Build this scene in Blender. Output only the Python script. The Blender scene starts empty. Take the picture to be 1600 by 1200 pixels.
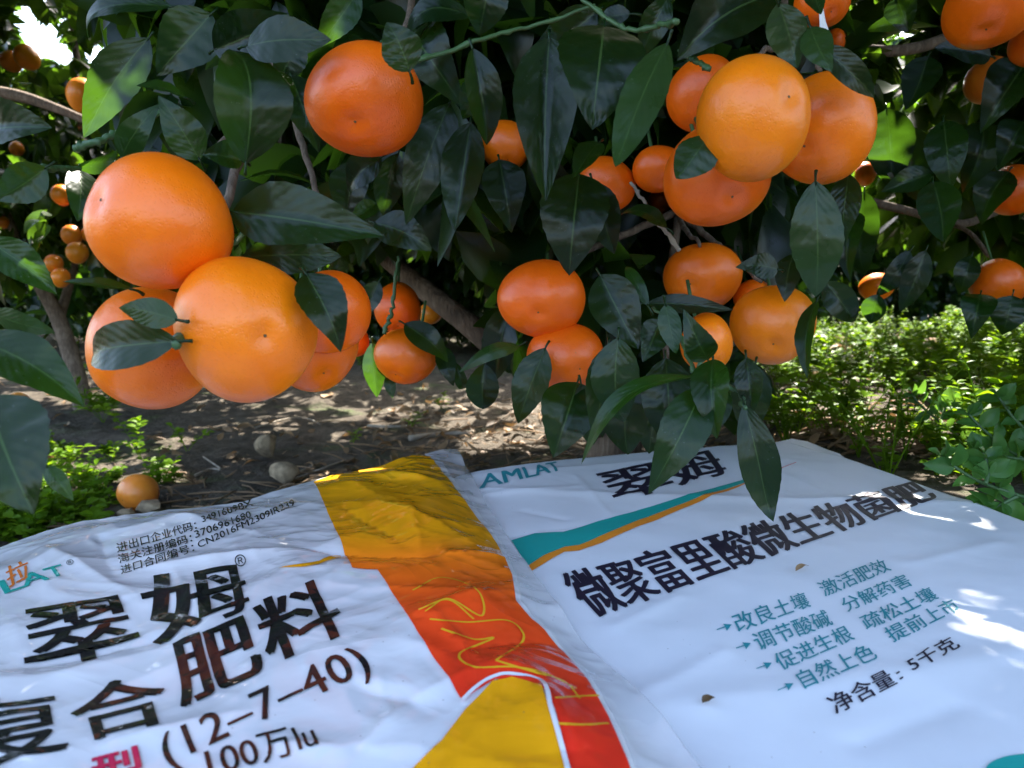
import bpy, bmesh, math, random
import numpy as np
from mathutils import Vector, Matrix
from mathutils.geometry import tessellate_polygon

# ------------------------------------------------------------------ camera, sky, sun, exposure
SC = bpy.context.scene
COL = SC.collection
W, H, F = 1600.0, 1200.0, 1155.0
CAMZ = 0.38
PITCH = math.atan(155.0 / F)
cam = bpy.data.objects.new('camera', bpy.data.cameras.new('camera'))
COL.objects.link(cam)
cam.location = (0, 0, CAMZ)
cam.rotation_euler = (math.pi / 2 - PITCH, 0, 0)
cam.data.sensor_width = 36.0
cam.data.lens = 36.0 * F / W
cam.data.dof.use_dof = True
cam.data.dof.focus_distance = 0.52
cam.data.dof.aperture_fstop = 14.0
cam.data.clip_start = 0.01
cam.data.clip_end = 2000
SC.camera = cam

SUN_EL, SUN_AZ = math.radians(52), math.radians(14)        # ahead of the camera, a little right
SUN_DIR = np.array([math.sin(SUN_AZ) * math.cos(SUN_EL), math.cos(SUN_AZ) * math.cos(SUN_EL), math.sin(SUN_EL)])
world = bpy.data.worlds.new("World")
SC.world = world
world.use_nodes = True
wn = world.node_tree
sky = wn.nodes.new('ShaderNodeTexSky')
sky.sky_type = 'NISHITA'
sky.sun_disc = False
sky.sun_elevation = SUN_EL
sky.sun_rotation = SUN_AZ
sky.dust_density = 3.0
sky.ozone_density = 0.7
wn.links.new(sky.outputs[0], wn.nodes['Background'].inputs[0])
wn.nodes['Background'].inputs[1].default_value = 0.15
sl = bpy.data.lights.new('sun', 'SUN')
sl.energy = 4.0
sl.angle = math.radians(0.5)
sl.color = (1.0, 0.94, 0.84)
so = bpy.data.objects.new('sun', sl)
COL.objects.link(so)
so.rotation_euler = Vector(-SUN_DIR).to_track_quat('-Z', 'Y').to_euler()
SC.view_settings.view_transform = 'Standard'
SC.view_settings.look = 'None'
SC.view_settings.gamma = 1
SC.view_settings.exposure = 2.8
SC.cycles.max_bounces = 8
SC.cycles.transparent_max_bounces = 8
SC.cycles.use_denoising = True
SC.cycles.sample_clamp_indirect = 8

random.seed(7)
RNG = np.random.default_rng(11)

# ------------------------------------------------------------------ helpers
cp, sp = math.cos(PITCH), math.sin(PITCH)
RIGHT = np.array([1.0, 0, 0]); FWD = np.array([0, cp, -sp]); UP = np.array([0, sp, cp])
CAM = np.array([0, 0, CAMZ])


def ray(px, py):
    return FWD + RIGHT * ((px - 800) / F) + UP * ((600 - py) / F)


def P(px, py, d):
    return CAM + ray(px, py) * d


def project(p):
    q = np.asarray(p) - CAM
    d = q @ FWD
    dd = np.where(np.abs(d) < 1e-6, 1e-6, d)
    return 800 + F * (q @ RIGHT) / dd, 600 - F * (q @ UP) / dd, d


def hash2(ix, iy, seed):
    n = (ix.astype(np.int64) * 374761393 + iy.astype(np.int64) * 668265263 + seed * 1442695041) & 0x7fffffff
    n = ((n ^ (n >> 13)) * 1274126177) & 0x7fffffff
    return ((n ^ (n >> 16)) & 0xffff) / 65535.0


def vnoise(x, y, seed=0):
    x = np.asarray(x, float); y = np.asarray(y, float)
    ix, iy = np.floor(x), np.floor(y)
    fx, fy = x - ix, y - iy
    fx = fx * fx * fx * (fx * (fx * 6 - 15) + 10); fy = fy * fy * fy * (fy * (fy * 6 - 15) + 10)
    a, b = hash2(ix, iy, seed), hash2(ix + 1, iy, seed)
    c, d = hash2(ix, iy + 1, seed), hash2(ix + 1, iy + 1, seed)
    return (a * (1 - fx) + b * fx) * (1 - fy) + (c * (1 - fx) + d * fx) * fy - 0.5


def fbm(x, y, seed=0, o=4):
    s, a = 0, 1.0
    for k in range(o):
        s = s + a * vnoise(x * 2 ** k, y * 2 ** k, seed + k * 17); a *= .5
    return s


def sstep(a, b, x):
    t = np.clip((np.asarray(x, float) - a) / (b - a), 0, 1)
    return t * t * (3 - 2 * t)


def tag(o, label=None, cat=None, group=None, kind=None):
    if label: o['label'] = label
    if cat: o['category'] = cat
    if group: o['group'] = group
    if kind: o['kind'] = kind
    return o


def empty(name, loc=(0, 0, 0)):
    o = bpy.data.objects.new(name, None)
    o.empty_display_size = .05
    o.location = loc
    COL.objects.link(o)
    return o


def link(name, me, mat, parent=None, smooth=True):
    o = bpy.data.objects.new(name, me)
    COL.objects.link(o)
    if mat:
        me.materials.append(mat)
    if smooth:
        me.polygons.foreach_set('use_smooth', np.ones(len(me.polygons), bool))
    if parent is not None:
        o.parent = parent
        o.matrix_parent_inverse = Matrix.Translation(-Vector(parent.location))
    return o


def mesh_np(name, v, faces, uv=None, tint=None):
    """v (n,3); faces (m,k) int array or list of arrays with k=3 / 4; uv (n,2) and tint (n,) per vertex"""
    me = bpy.data.meshes.new(name)
    fl = faces if isinstance(faces, list) else [faces]
    fl = [np.asarray(f, np.int32) for f in fl if len(f)]
    v = np.asarray(v, np.float32)
    me.vertices.add(len(v)); me.vertices.foreach_set('co', v.ravel())
    idx = np.concatenate([f.ravel() for f in fl])
    tot = np.concatenate([np.full(len(f), f.shape[1], np.int32) for f in fl])
    st = np.concatenate([[0], np.cumsum(tot)[:-1]]).astype(np.int32)
    me.loops.add(len(idx)); me.loops.foreach_set('vertex_index', idx)
    me.polygons.add(len(tot)); me.polygons.foreach_set('loop_start', st)
    try:
        me.polygons.foreach_set('loop_total', tot)
    except Exception:
        pass
    if uv is not None:
        l = me.uv_layers.new(name='UVMap')
        l.data.foreach_set('uv', np.asarray(uv, np.float32)[idx].ravel())
    if tint is not None:
        a = me.attributes.new('tint', 'FLOAT', 'POINT')
        a.data.foreach_set('value', np.asarray(tint, np.float32))
    me.update(calc_edges=True)
    me.validate()
    return me


class Buf:
    def __init__(s): s.v, s.q, s.t, s.uv, s.ti, s.n = [], [], [], [], [], 0

    def add(s, v, q=None, t=None, uv=None, tint=.5):
        v = np.asarray(v, float).reshape(-1, 3)
        if q is not None and len(q): s.q.append(np.asarray(q) + s.n)
        if t is not None and len(t): s.t.append(np.asarray(t) + s.n)
        s.v.append(v); s.uv.append(np.zeros((len(v), 2)) if uv is None else np.asarray(uv, float))
        s.ti.append(np.full(len(v), tint) if np.isscalar(tint) else np.asarray(tint)); s.n += len(v)

    def mesh(s, name):
        f = []
        if s.q: f.append(np.concatenate(s.q))
        if s.t: f.append(np.concatenate(s.t))
        return mesh_np(name, np.concatenate(s.v), f, np.concatenate(s.uv), np.concatenate(s.ti))


def tube(buf, pts, rad, n=8, tint=.5, cap=True):
    pts = np.asarray(pts, float); m = len(pts)
    rad = np.full(m, rad) if np.isscalar(rad) else np.asarray(rad, float)
    tan = np.gradient(pts, axis=0); tan /= np.linalg.norm(tan, axis=1)[:, None] + 1e-12
    ref = np.array([.3, .9, .2]) if abs(tan[0] @ np.array([0, 0, 1.])) > .8 else np.array([0, 0, 1.])
    vs = []
    for i in range(m):
        a = np.cross(tan[i], ref); a /= np.linalg.norm(a) + 1e-12
        b = np.cross(tan[i], a)
        th = np.arange(n) * 2 * math.pi / n
        vs.append(pts[i] + rad[i] * (np.cos(th)[:, None] * a + np.sin(th)[:, None] * b))
    v = np.concatenate(vs); q = []
    for i in range(m - 1):
        for k in range(n):
            q.append((i * n + k, i * n + (k + 1) % n, (i + 1) * n + (k + 1) % n, (i + 1) * n + k))
    t = []
    if cap:
        v = np.concatenate([v, pts[:1], pts[-1:]])
        for k in range(n):
            t.append((m * n, (k + 1) % n, k)); t.append((m * n + 1, (m - 1) * n + k, (m - 1) * n + (k + 1) % n))
    uv = np.zeros((len(v), 2)); uv[:m * n, 1] = np.repeat(np.linspace(0, 1, m), n)
    buf.add(v, q, t, uv, tint)


def spline(pts, n=12):
    pts = np.asarray(pts, float)
    if len(pts) < 3:
        t = np.linspace(0, 1, n)[:, None]; return pts[0] * (1 - t) + pts[-1] * t
    p = np.concatenate([[2 * pts[0] - pts[1]], pts, [2 * pts[-1] - pts[-2]]]); out = []
    segs = len(pts) - 1
    for u in np.linspace(0, segs, n):
        i = min(int(u), segs - 1); t = u - i
        a, b, c, d = p[i], p[i + 1], p[i + 2], p[i + 3]
        out.append(.5 * ((2 * b) + (-a + c) * t + (2 * a - 5 * b + 4 * c - d) * t * t + (-a + 3 * b - 3 * c + d) * t ** 3))
    return np.array(out)


# ------------------------------------------------------------------ materials
class NT:
    def __init__(s, name):
        s.m = bpy.data.materials.new(name); s.m.use_nodes = True
        s.t = s.m.node_tree; s.b = s.t.nodes['Principled BSDF']; s.out = s.t.nodes['Material Output']

    def n(s, ty, **kw):
        x = s.t.nodes.new(ty)
        for k, v in kw.items():
            if k.startswith('i_'):
                key = k[2:]; key = int(key) if key.isdigit() else key
                x.inputs[key].default_value = v
            else: setattr(x, k, v)
        return x

    def l(s, a, b): s.t.links.new(a, b)

    def ramp(s, src, stops, interp='LINEAR'):
        r = s.n('ShaderNodeValToRGB'); r.color_ramp.interpolation = interp
        e = r.color_ramp.elements
        while len(e) < len(stops): e.new(.5)
        for k, (p, c) in enumerate(stops): e[k].position = p; e[k].color = (*c, 1)
        s.l(src, r.inputs[0]); return r.outputs[0]

    def noise(s, scale, detail=3, vec=None, rough=.55):
        x = s.n('ShaderNodeTexNoise'); x.inputs['Scale'].default_value = scale
        x.inputs['Detail'].default_value = detail; x.inputs['Roughness'].default_value = rough
        if vec is None:
            tc = s.n('ShaderNodeTexCoord'); vec = tc.outputs['Object']
        s.l(vec, x.inputs['Vector']); return x.outputs['Fac']

    def math(s, op, a, b=None):
        x = s.n('ShaderNodeMath', operation=op)
        for k, v in enumerate((a, b)):
            if v is None: continue
            if isinstance(v, (int, float)): x.inputs[k].default_value = v
            else: s.l(v, x.inputs[k])
        return x.outputs[0]

    def mix(s, fac, a, b, blend='MIX'):
        x = s.n('ShaderNodeMixRGB', blend_type=blend)
        for k, v in enumerate((fac, a, b)):
            if isinstance(v, (int, float)): x.inputs[k].default_value = v
            elif isinstance(v, tuple): x.inputs[k].default_value = (*v, 1)
            else: s.l(v, x.inputs[k])
        return x.outputs[0]

    def bump(s, h, strength, dist):
        x = s.n('ShaderNodeBump'); x.inputs['Strength'].default_value = strength; x.inputs['Distance'].default_value = dist
        s.l(h, x.inputs['Height']); return x

    def set(s, **kw):
        for k, v in kw.items():
            inp = s.b.inputs[k.replace('_', ' ')]
            if isinstance(v, (int, float)): inp.default_value = v
            elif isinstance(v, tuple): inp.default_value = (*v, 1)
            else: s.l(v, inp)
        return s


def leaf_material(name, dark, light, under, trans, tfac=.3, rough=.38, veins=True):
    s = NT(name)
    at = s.n('ShaderNodeAttribute', attribute_name='tint')
    uv = s.n('ShaderNodeUVMap')
    sep = s.n('ShaderNodeSeparateXYZ'); s.l(uv.outputs[0], sep.inputs[0])
    au = s.math('ABSOLUTE', s.math('SUBTRACT', sep.outputs[0], .5))
    base = s.ramp(at.outputs['Fac'], [(0, dark), (1, light)])
    geo = s.n('ShaderNodeNewGeometry')
    base = s.mix(geo.outputs['Backfacing'], base, under)
    tc = s.n('ShaderNodeTexCoord')
    nz = s.noise(38, 4, tc.outputs['Object'])
    base = s.mix(.55, base, s.ramp(nz, [(.3, (.72, .75, .7)), (.7, (1.2, 1.15, 1.2))]), 'MULTIPLY')
    if veins:
        mid = s.math('LESS_THAN', au, .014)
        w = s.math('SINE', s.math('MULTIPLY', s.math('SUBTRACT', sep.outputs[1], s.math('MULTIPLY', au, .55)), 62))
        vein = s.math('GREATER_THAN', w, .965)
        base = s.mix(s.math('MULTIPLY', vein, .07), base, (.06, .11, .04))
        base = s.mix(s.math('MULTIPLY', mid, .5), base, (.06, .11, .03))
        # dusty specks
        vo = s.n('ShaderNodeTexVoronoi'); vo.inputs['Scale'].default_value = 420; s.l(tc.outputs['Object'], vo.inputs['Vector'])
        sp_ = s.math('MULTIPLY', s.math('LESS_THAN', vo.outputs['Distance'], .16), s.math('GREATER_THAN', s.noise(90, 2, tc.outputs['Object']), .6))
        base = s.mix(s.math('MULTIPLY', sp_, .16), base, (.3, .34, .3))
        h = s.math('ADD', s.math('MULTIPLY', w, s.math('MULTIPLY', s.noise(70, 2, tc.outputs['Object']), .22)), s.math('MULTIPLY', s.noise(110, 2, tc.outputs['Object']), 1.5))
        bp = s.bump(h, .22, .0012)
        s.l(bp.outputs[0], s.b.inputs['Normal'])
    s.set(Base_Color=base, Roughness=s.math('ADD', s.math('MULTIPLY', nz, .12), rough - .15), Specular_IOR_Level=.28)
    tr = s.n('ShaderNodeBsdfTranslucent'); tr.inputs[0].default_value = (*trans, 1)
    mx = s.n('ShaderNodeMixShader'); mx.inputs[0].default_value = tfac
    s.l(s.b.outputs[0], mx.inputs[1]); s.l(tr.outputs[0], mx.inputs[2]); s.l(mx.outputs[0], s.out.inputs[0])
    return s.m


M = {}
M['leaf'] = leaf_material('glossy_citrus_leaf', (.0018, .0078, .0024), (.0075, .030, .0035), (.015, .036, .010), (.16, .40, .02), .15)
M['farleaf'] = leaf_material('citrus_foliage', (.0020, .0076, .0026), (.010, .033, .005), (.013, .029, .009), (.22, .46, .02), .2, veins=False)
M['weed'] = leaf_material('weed_leaf', (.035, .10, .006), (.11, .20, .010), (.07, .13, .012), (.27, .45, .008), .38, .5, False)
M['weed'].node_tree.nodes['Principled BSDF'].inputs['Specular IOR Level'].default_value = .06
M['chick'] = leaf_material('chickweed_leaf', (.03, .10, .02), (.06, .16, .03), (.07, .15, .04), (.2, .42, .04), .28, .45, False)
M['dry'] = leaf_material('dry_leaf', (.07, .043, .022), (.33, .21, .11), (.26, .17, .09), (.4, .22, .08), .12, .7, False)


def bark():
    s = NT('grey_brown_bark')
    n1 = s.noise(40, 5)
    tc = s.n('ShaderNodeTexCoord'); mp = s.n('ShaderNodeMapping'); mp.inputs['Scale'].default_value = (220, 220, 30)
    s.l(tc.outputs['Object'], mp.inputs[0]); n2 = s.noise(1, 4, mp.outputs[0])
    c = s.ramp(s.math('ADD', s.math('MULTIPLY', n1, .5), s.math('MULTIPLY', n2, .5)), [(.3, (.05, .035, .024)), (.5, (.13, .09, .06)), (.7, (.24, .18, .13))])
    s.set(Base_Color=c, Roughness=.9); s.l(s.bump(n2, .8, .004).outputs[0], s.b.inputs['Normal']); return s.m


def plain(name, col, rough=.5, var=.2, scale=60, **kw):
    s = NT(name)
    n1 = s.noise(scale, 3)
    c = s.mix(1.0, col, s.ramp(n1, [(.3, (1 - var,) * 3), (.7, (1 + var * .5,) * 3)]), 'MULTIPLY')
    s.set(Base_Color=c, Roughness=rough, **kw); return s.m


def peel():
    s = NT('mandarin_peel')
    oi = s.n('ShaderNodeObjectInfo')
    tc = s.n('ShaderNodeTexCoord'); O = tc.outputs['Object']
    n1 = s.noise(28, 3, O)
    c = s.mix(.6, oi.outputs['Color'], s.ramp(n1, [(.3, (.86, .74, .7)), (.7, (1.08, 1.2, 1.1))]), 'MULTIPLY')
    vo = s.n('ShaderNodeTexVoronoi'); vo.inputs['Scale'].default_value = 620; s.l(O, vo.inputs['Vector'])
    pore = s.ramp(vo.outputs['Distance'], [(.05, (.45, .4, .4)), (.42, (1, 1, 1))])
    c = s.mix(.10, c, s.mix(1, c, pore, 'MULTIPLY'))
    # a few pale scuffs and brown specks
    sc_ = s.ramp(s.noise(16, 4, O, .7), [(.68, (0, 0, 0)), (.74, (1, 1, 1))])
    c = s.mix(s.math('MULTIPLY', sc_, .3), c, (.62, .36, .17))
    v2 = s.n('ShaderNodeTexVoronoi'); v2.inputs['Scale'].default_value = 60; s.l(O, v2.inputs['Vector'])
    spk = s.math('MULTIPLY', s.math('LESS_THAN', v2.outputs['Distance'], .07), s.math('GREATER_THAN', n1, .58))
    c = s.mix(s.math('MULTIPLY', spk, .3), c, (.22, .12, .04))
    h = s.math('ADD', s.math('MULTIPLY', pore, .5), s.math('MULTIPLY', s.noise(110, 2, O), 1.6))
    h = s.math('ADD', h, s.math('MULTIPLY', s.noise(45, 2, O), 1.5))
    s.set(Base_Color=c, Roughness=.34, Specular_IOR_Level=.5)
    s.b.inputs['Subsurface Weight'].default_value = .12
    s.b.inputs['Subsurface Radius'].default_value = (.012, .004, .001)
    s.b.inputs['Subsurface Scale'].default_value = .6
    s.l(s.bump(h, .22, .0016).outputs[0], s.b.inputs['Normal']); return s.m


M['bark'] = bark()
M['twig'] = plain('green_twig', (.045, .10, .03), .5)
M['greytwig'] = plain('grey_dry_twig', (.30, .25, .19), .85, .35)
M['calyx'] = plain('green_calyx', (.07, .12, .03), .6)
M['navel'] = plain('brown_style_scar', (.10, .06, .02), .8)
M['peel'] = peel()
M['string'] = plain('white_cotton_string', (.75, .73, .72), .9)


def soil():
    s = NT('grey_brown_soil')
    n1 = s.noise(3.5, 5); n2 = s.noise(26, 6, rough=.65); n3 = s.noise(120, 4)
    f = s.math('ADD', s.math('MULTIPLY', n2, .6), s.math('ADD', s.math('MULTIPLY', n1, .25), s.math('MULTIPLY', n3, .15)))
    c = s.ramp(f, [(.34, (.028, .022, .016)), (.48, (.072, .058, .043)), (.62, (.125, .103, .078)), (.72, (.18, .15, .12))])
    tc = s.n('ShaderNodeTexCoord')
    moss = s.math('MULTIPLY', s.ramp(s.noise(5, 3), [(.56, (0, 0, 0)), (.66, (1, 1, 1))]), s.ramp(n2, [(.42, (0, 0, 0)), (.55, (1, 1, 1))]))
    c = s.mix(s.math('MULTIPLY', moss, .6), c, (.05, .085, .02))
    s.set(Base_Color=c, Roughness=.95, Specular_IOR_Level=.2)
    h = s.math('ADD', n2, s.math('MULTIPLY', n3, .5))
    s.l(s.bump(h, .9, .02).outputs[0], s.b.inputs['Normal']); return s.m


M['soil'] = soil()
M['stone'] = plain('tan_stone', (.33, .24, .14), .9, .5, 60)


def film(name, col, rough, coat, bump_scale, bump_s, ramp=None):
    """printed plastic: colour of the print, smooth clear film on top"""
    s = NT(name)
    if ramp:
        g = s.n('ShaderNodeNewGeometry'); sep = s.n('ShaderNodeSeparateXYZ'); s.l(g.outputs['Position'], sep.inputs[0])
        mr = s.n('ShaderNodeMapRange'); mr.inputs['From Min'].default_value = ramp[0]; mr.inputs['From Max'].default_value = ramp[1]
        s.l(sep.outputs[1], mr.inputs[0]); c = s.ramp(mr.outputs[0], ramp[2]); s.set(Base_Color=c)
    else:
        c = s.mix(1.0, col, s.ramp(s.noise(12, 4), [(.3, (.93, .93, .93)), (.7, (1.02, 1.02, 1.02))]), 'MULTIPLY')
        s.set(Base_Color=c)
    if not ramp:
        sm = s.ramp(s.noise(9, 6, rough=.72), [(.6, (0, 0, 0)), (.75, (1, 1, 1))]); c = s.mix(s.math('MULTIPLY', sm, .16), c, (.25, .2, .15))
        v3 = s.n('ShaderNodeTexVoronoi'); v3.inputs['Scale'].default_value = 150; t3 = s.n('ShaderNodeTexCoord'); s.l(t3.outputs['Object'], v3.inputs['Vector'])
        dk = s.math('MULTIPLY', s.math('LESS_THAN', v3.outputs['Distance'], .06), s.math('GREATER_THAN', s.noise(6, 2), .55)); c = s.mix(s.math('MULTIPLY', dk, .5), c, (.16, .12, .08))
        s.set(Base_Color=c)
    s.set(Roughness=rough, Specular_IOR_Level=.5)
    s.b.inputs['Coat Weight'].default_value = coat
    s.b.inputs['Coat Roughness'].default_value = .045
    n1 = s.n('ShaderNodeTexNoise'); n1.inputs['Scale'].default_value = bump_scale; n1.inputs['Detail'].default_value = 3
    n1.inputs['Distortion'].default_value = 1.2
    g2 = s.n('ShaderNodeNewGeometry'); s.l(g2.outputs['Position'], n1.inputs['Vector'])
    b = s.bump(n1.outputs['Fac'], bump_s, .004)
    s.l(b.outputs[0], s.b.inputs['Normal'])
    # the clear film on top: thin sharp crinkles
    n2 = s.n('ShaderNodeTexNoise'); n2.inputs['Scale'].default_value = bump_scale * .4; n2.inputs['Detail'].default_value = 2.5
    n2.inputs['Distortion'].default_value = 2.2; s.l(g2.outputs['Position'], n2.inputs['Vector'])
    rd = s.math('ABSOLUTE', s.math('SUBTRACT', n2.outputs['Fac'], .5))
    rd = s.math('SUBTRACT', 1.0, s.math('MINIMUM', s.math('MULTIPLY', rd, 9.0), 1.0))
    mk = s.ramp(s.noise(8, 2), [(.42, (.08, .08, .08)), (.6, (1, 1, 1))])
    b2 = s.bump(s.math('MULTIPLY', s.math('MULTIPLY', rd, mk), coat), .55, .0036)
    s.l(b.outputs[0], b2.inputs['Normal']); s.l(b2.outputs[0], s.b.inputs['Coat Normal'])
    return s.m


LB = dict(rough=.27, coat=1.0, bump_scale=20, bump_s=.2)
RB = dict(rough=.5, coat=0.0, bump_scale=14, bump_s=.16)
M['Lwhite'] = film('glossy_white_film', (.74, .74, .76), **LB)
M['Lfilm'] = film('clear_milky_film', (.76, .76, .78), **LB)
_t = M['Lfilm'].node_tree; _tr = _t.nodes.new('ShaderNodeBsdfTransparent'); _mx = _t.nodes.new('ShaderNodeMixShader'); _mx.inputs[0].default_value = .42
_t.links.new(_t.nodes['Principled BSDF'].outputs[0], _mx.inputs[1]); _t.links.new(_tr.outputs[0], _mx.inputs[2]); _t.links.new(_mx.outputs[0], _t.nodes['Material Output'].inputs[0])
M['Lblack'] = film('glossy_black_print', (.012, .012, .014), **LB)
M['Lred'] = film('glossy_crimson_print', (.6, .02, .08), **LB)
M['Lteal'] = film('glossy_teal_print', (.02, .42, .34), **LB)
M['Lorange'] = film('glossy_orange_print', (.78, .2, .03), **LB)
M['Lband'] = film('glossy_band_print', None, ramp=(.27, .62, [(0, (.82, .03, .014)), (.25, (.95, .085, .012)), (.46, (.95, .21, .010)), (.56, (.95, .38, .007)), (1, (.95, .44, .008))]), **LB)
M['Lgold'] = film('glossy_gold_print', (.90, .385, .007), **LB)
M['Lyellow'] = film('glossy_yellow_line', (.8, .42, .02), **LB)
M['Rwhite'] = film('satin_white_plastic', (.72, .74, .78), **RB)
M['Rblack'] = film('satin_dark_print', (.016, .012, .028), **RB)
M['Rteal'] = film('satin_teal_print', (.012, .33, .29), **RB)
M['Rtealtext'] = film('satin_blue_green_print', (.02, .25, .29), **RB)
M['Rorange'] = film('satin_orange_print', (.74, .25, .02), **RB)
M['Rred'] = film('satin_red_print', (.7, .06, .04), **RB)

# ------------------------------------------------------------------ ground
BAGZ = .200


def ground_z(x, y):
    x = np.asarray(x, float); y = np.asarray(y, float)
    ye = np.interp(x, [-.6, -.34, -.2, -.07, .3], [.36, .47, .62, .80, .85])
    front = sstep(ye + .24, ye - .06, y)
    right = sstep(.02, .42, x - .28 * (y - .8)) * sstep(5.0, 2.6, y) * sstep(5, 3, x)
    z = .182 * np.maximum(front, right * .93) * sstep(-3.5, -1.5, y) 
    k = sstep(.55, .95, y) * sstep(30, 6, np.hypot(x, y)) + .12
    z = z + k * (.020 * fbm(x * 2.2, y * 2.2, 3, 3) + .012 * fbm(x * 11, y * 11, 5, 3) + .005 * np.abs(fbm(x * 45, y * 45, 8, 2)))
    return z


def axis(fine0, fine1, step, far):
    a = np.arange(fine0, fine1, step); out = []
    s, p = step, fine1
    while p < far:
        out.append(p); s *= 1.22; p += s
    lo = []; s, p = step, fine0 - step
    while p > -far:
        lo.append(p); s *= 1.22; p -= s
    return np.concatenate([lo[::-1], a, out])


gx, gy = axis(-2.2, 2.4, .012, 400), axis(.2, 3.6, .012, 400)
X, Y = np.meshgrid(gx, gy)
Z = ground_z(X, Y)
nx, ny = len(gx), len(gy)
ii = np.arange(nx * ny).reshape(ny, nx)
fq = np.stack([ii[:-1, :-1], ii[:-1, 1:], ii[1:, 1:], ii[1:, :-1]], -1).reshape(-1, 4)
gr = link('ground', mesh_np('ground', np.stack([X, Y, Z], -1).reshape(-1, 3), fq), M['soil'])
tag(gr, kind='structure')


def hit(px, py, h, z0=BAGZ):
    px = np.asarray(px, float); py = np.asarray(py, float)
    v = FWD + ((px - 800) / F)[..., None] * RIGHT + ((600 - py) / F)[..., None] * UP
    z = np.full(px.shape, z0)
    for _ in range(12):
        t = (z - CAMZ) / v[..., 2]
        p = CAM + t[..., None] * v
        z = z * .3 + .7 * h(p[..., 0], p[..., 1])
    p[..., 2] = h(p[..., 0], p[..., 1])
    return p


def gpt(px, py):
    return hit(np.array([px]), np.array([py]), ground_z, 0.05)[0]


# ------------------------------------------------------------------ the two fertiliser bags
def flat(px, py, z=BAGZ):
    v = ray(px, py); return (CAM + v * ((z - CAMZ) / v[2]))[:2]


def resample(pl, n):
    pl = np.asarray(pl, float); s = np.concatenate([[0], np.cumsum(np.linalg.norm(np.diff(pl, axis=0), axis=1))])
    t = np.linspace(0, s[-1], n); return np.stack([np.interp(t, s, pl[:, k]) for k in range(2)], 1)


def coons(top, right, bottom, left, n, m):
    """top l->r, bottom l->r, left t->b, right t->b; returns (m,n,2)"""
    T, B = resample(top, n), resample(bottom, n); L, R = resample(left, m), resample(right, m)
    u = np.linspace(0, 1, n)[None, :, None]; v = np.linspace(0, 1, m)[:, None, None]
    return ((1 - v) * T[None] + v * B[None] + (1 - u) * L[:, None] + u * R[:, None]
            - ((1 - u) * (1 - v) * T[0] + u * (1 - v) * T[-1] + (1 - u) * v * B[0] + u * v * B[-1]))


# crease lines of the left bag, drawn where the folds lie: (x0,y0,x1,y1,height mm,width mm)
CREASE = [(180, 905, 480, 872, 3, 8), (470, 870, 700, 884, -4.5, 7), (690, 884, 830, 866, 5.5, 8), (600, 800, 790, 880, 3, 12), (530, 800, 640, 870, -2.5, 9),
          (640, 800, 660, 880, 2.2, 5), (640, 985, 800, 930, 4, 10), (800, 850, 860, 1000, 4, 12), (700, 1040, 900, 985, -3, 9),
          (650, 960, 760, 1060, 2.5, 7), (560, 1195, 640, 1110, 4, 9), (640, 1110, 780, 1050, 3, 9), (770, 1050, 850, 1075, 4, 10),
          (850, 1075, 900, 1200, 5, 10), (300, 1010, 480, 880, 3.2, 11), (330, 1100, 460, 960, -2.2, 9), (60, 860, 220, 950, 3.5, 10),
          (40, 1000, 200, 960, 2.5, 7), (150, 830, 180, 920, -2.5, 8), (240, 810, 420, 850, 2.5, 9), (20, 1060, 260, 1010, -2.5, 8),
          (150, 1180, 420, 1120, 3, 12), (420, 1180, 560, 1190, 3, 8), (880, 1010, 1000, 1180, 3.5, 9), (720, 780, 830, 960, 2.5, 9),
          (560, 740, 700, 760, 2.4, 9), (500, 1060, 690, 1140, -2.2, 12), (270, 900, 330, 990, 2, 6), (390, 830, 500, 790, 2.2, 8)]
CW = [(flat(a, b, .212), flat(c, d, .212), e * .0010, w * .0011) for a, b, c, d, e, w in CREASE]
Ltop = [flat(a, b, .209) for a, b in [(-330, 1010), (-200, 945), (-80, 890), (0, 858), (60, 833), (130, 813), (240, 800), (380, 785), (490, 753), (560, 735), (664, 708), (690, 705), (714, 700)]]
Lright = [flat(a, b, .206) for a, b in [(714, 700), (740, 748), (763, 790), (800, 850), (845, 910), (905, 985), (1000, 1085), (1098, 1200), (1400, 1530)]]
LBL, LBR = np.array([-.33, .15]), Lright[-1]
LP = np.array(Lright)


def seg_dist(x, y, a, b):
    d = b - a; L = d @ d
    t = np.clip(((x - a[0]) * d[0] + (y - a[1]) * d[1]) / L, 0, 1)
    return np.hypot(x - a[0] - t * d[0], y - a[1] - t * d[1]), t


def poly_dist(x, y, pl):
    r = None
    for i in range(len(pl) - 1):
        q, _ = seg_dist(x, y, np.asarray(pl[i]), np.asarray(pl[i + 1])); r = q if r is None else np.minimum(r, q)
    return r


def hL(x, y):
    x = np.asarray(x, float); y = np.asarray(y, float)
    er = poly_dist(x, y, Lright); et = poly_dist(x, y, Ltop)
    puff = sstep(.0, .055, er) * (.35 + .65 * sstep(0, .06, et))
    z = BAGZ + .0065 + .012 * puff
    for a, b, e, w in CW:
        d, t = seg_dist(x, y, a, b)
        z = z + e * np.exp(-(d / w) ** 1.05) * np.sin(np.clip(t, .02, .98) * math.pi) ** .5 * (.25 + .75 * puff)
    wx, wy = x + .02 * vnoise(x * 20, y * 20, 51), y + .02 * vnoise(x * 20, y * 20, 52)
    z = z + .0028 * fbm(x * 16, y * 16, 21, 2) - .0050 * np.abs(vnoise(wx * 13 + wy * 7, wy * 15 - wx * 5, 33)) - .0026 * np.abs(vnoise(wx * 30 - wy * 16, wy * 32 + wx * 12, 34)) - .0010 * np.abs(vnoise(wx * 75, wy * 60 + wx * 30, 35)) + .0012 * np.sin(60 * (x + .6 * y) + 6 * vnoise(x * 12, y * 12, 4)) * sstep(.06, .0, er)
    return z


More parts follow.
